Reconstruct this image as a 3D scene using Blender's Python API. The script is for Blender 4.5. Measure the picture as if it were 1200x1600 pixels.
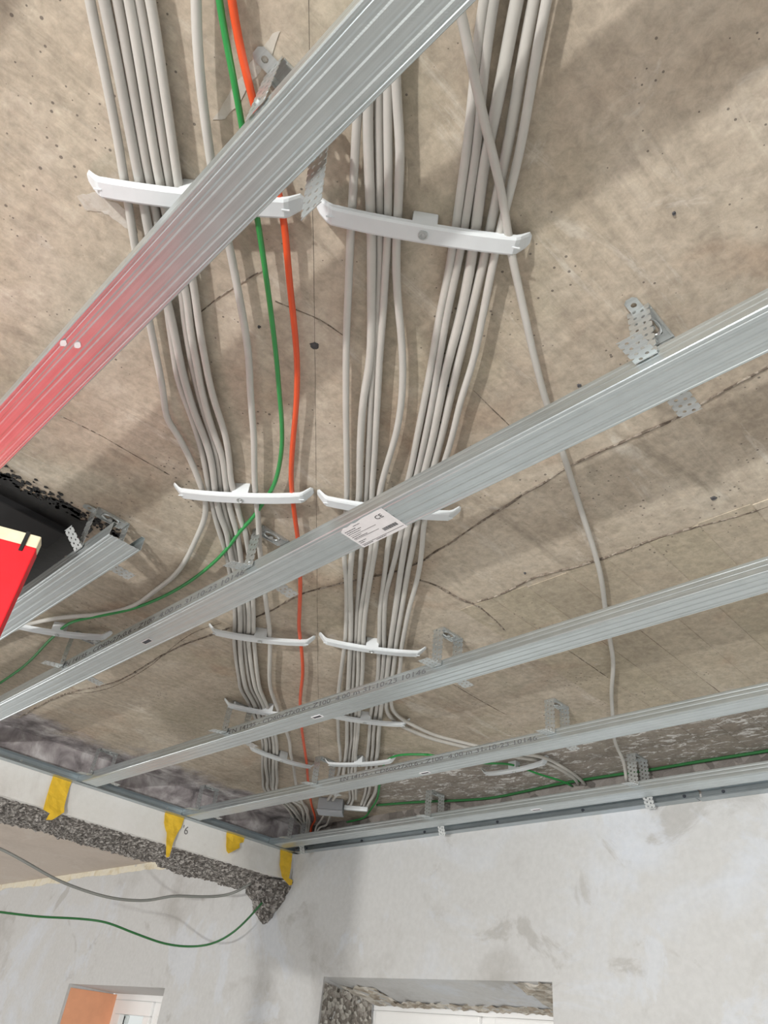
import bpy, bmesh, math, random, json
from mathutils import Vector, Matrix, noise
random.seed(7)
for o in list(bpy.data.objects):
    bpy.data.objects.remove(o)
S = bpy.context.scene
COL = S.collection

# ------------------------------------------------------------------ camera
CAM_Z = 1.75                                   # eye height above the floor
cd = bpy.data.cameras.new('camera')
cam = bpy.data.objects.new('camera', cd)
COL.objects.link(cam)
S.camera = cam
# columns: world x, y, z axes seen from the camera (right, down, forward)
RX = ((0.7132, 0.6942, 0.0967), (-0.3625, 0.4834, -0.7968), (-0.5999, 0.5332, 0.5965))
right, down, fwd = Vector(RX[0]), Vector(RX[1]), Vector(RX[2])
fwd.normalize(); right = (right - fwd * right.dot(fwd)).normalized(); up = right.cross(fwd)
m = Matrix((right, up, -fwd)).transposed().to_4x4()
m.translation = Vector((0, 0, CAM_Z))
cam.matrix_world = m
cd.sensor_fit = 'VERTICAL'
cd.sensor_height = 36.0
cd.lens = 36.0 * 1154.2 / 1600.0
cd.clip_start = 0.02

# ------------------------------------------------------------------ world, lights, exposure
w = bpy.data.worlds.new('daylight'); S.world = w
w.use_nodes = True
bg = w.node_tree.nodes['Background']
bg.inputs[0].default_value = (1.0, 0.985, 0.96, 1)
bg.inputs[1].default_value = 0.95

def area_light(name, loc, target, sx, sy, power, col):
    l = bpy.data.lights.new(name, 'AREA'); l.shape = 'RECTANGLE'; l.size = sx; l.size_y = sy
    l.energy = power; l.color = col
    o = bpy.data.objects.new(name, l); COL.objects.link(o); o.location = loc
    o.rotation_euler = (Vector(target) - Vector(loc)).to_track_quat('-Z', 'Y').to_euler()
    return o
# low daylight from the glazed side of the room behind the camera
area_light('low_daylight', (0.85, -3.0, 1.10), (-0.75, 0.8, 2.5), 0.15, 0.08, 150, (1.0, 0.975, 0.93))
area_light('window_daylight', (0.3, -3.58, 1.35), (0.1, 1.5, 1.0), 2.6, 1.5, 118, (0.95, 0.98, 1.0))
area_light('next_room_daylight', (-6.2, -0.6, 1.2), (-3.0, 2.0, 1.9), 1.0, 1.2, 24, (1.0, 0.97, 0.92))
S.view_settings.view_transform = 'Standard'
S.view_settings.look = 'None'
S.view_settings.exposure = -0.18
S.view_settings.gamma = 1.0
S.view_settings.use_curve_mapping = False

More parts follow.
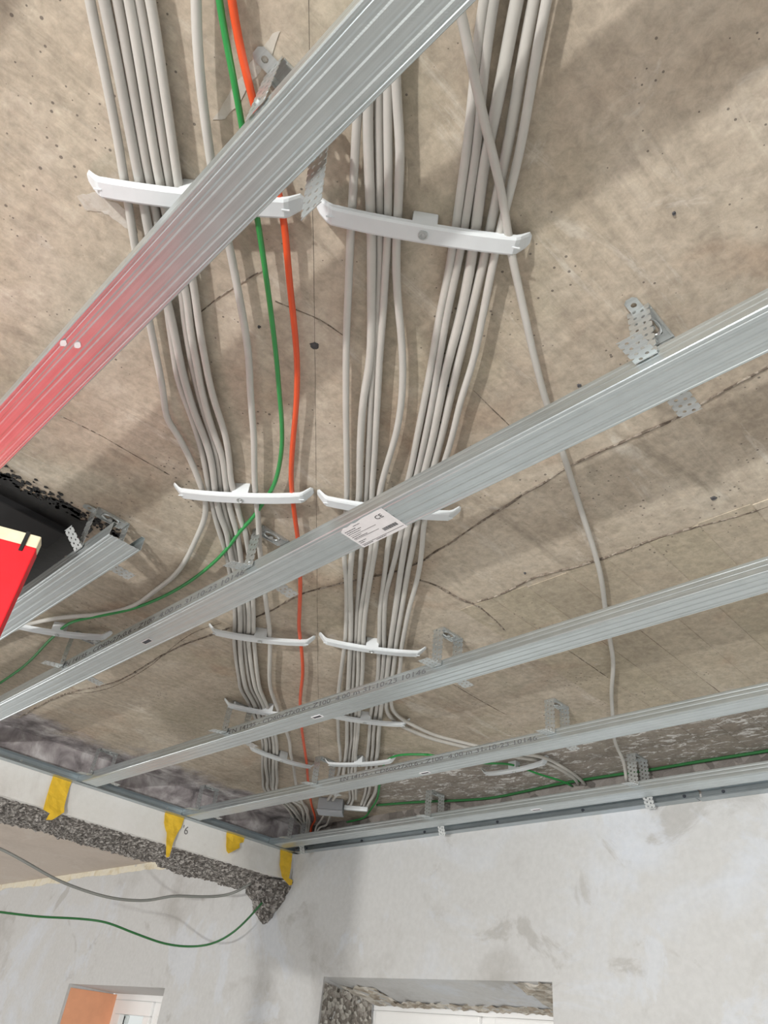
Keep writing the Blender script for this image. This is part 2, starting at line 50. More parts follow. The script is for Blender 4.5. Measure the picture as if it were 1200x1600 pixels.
# ------------------------------------------------------------------ dimensions (metres, floor at z = 0)
CEIL = CAM_Z + 0.752
GRID = CAM_Z + 0.650            # underside of the metal grid
YW = 2.030                      # back wall
XW = -2.537                     # face of the beam on the left (at y = YB)
YB = .78
SKEW = .030                     # the beam is not quite square to the back wall
def beam_x(y): return XW - (y - YB) * SKEW
def skewed(o):
    p = Matrix.Translation((XW, YB, 0))
    bpy.context.view_layer.update()
    o.matrix_world = p @ Matrix.Rotation(SKEW, 4, 'Z') @ p.inverted() @ o.matrix_world
    return o
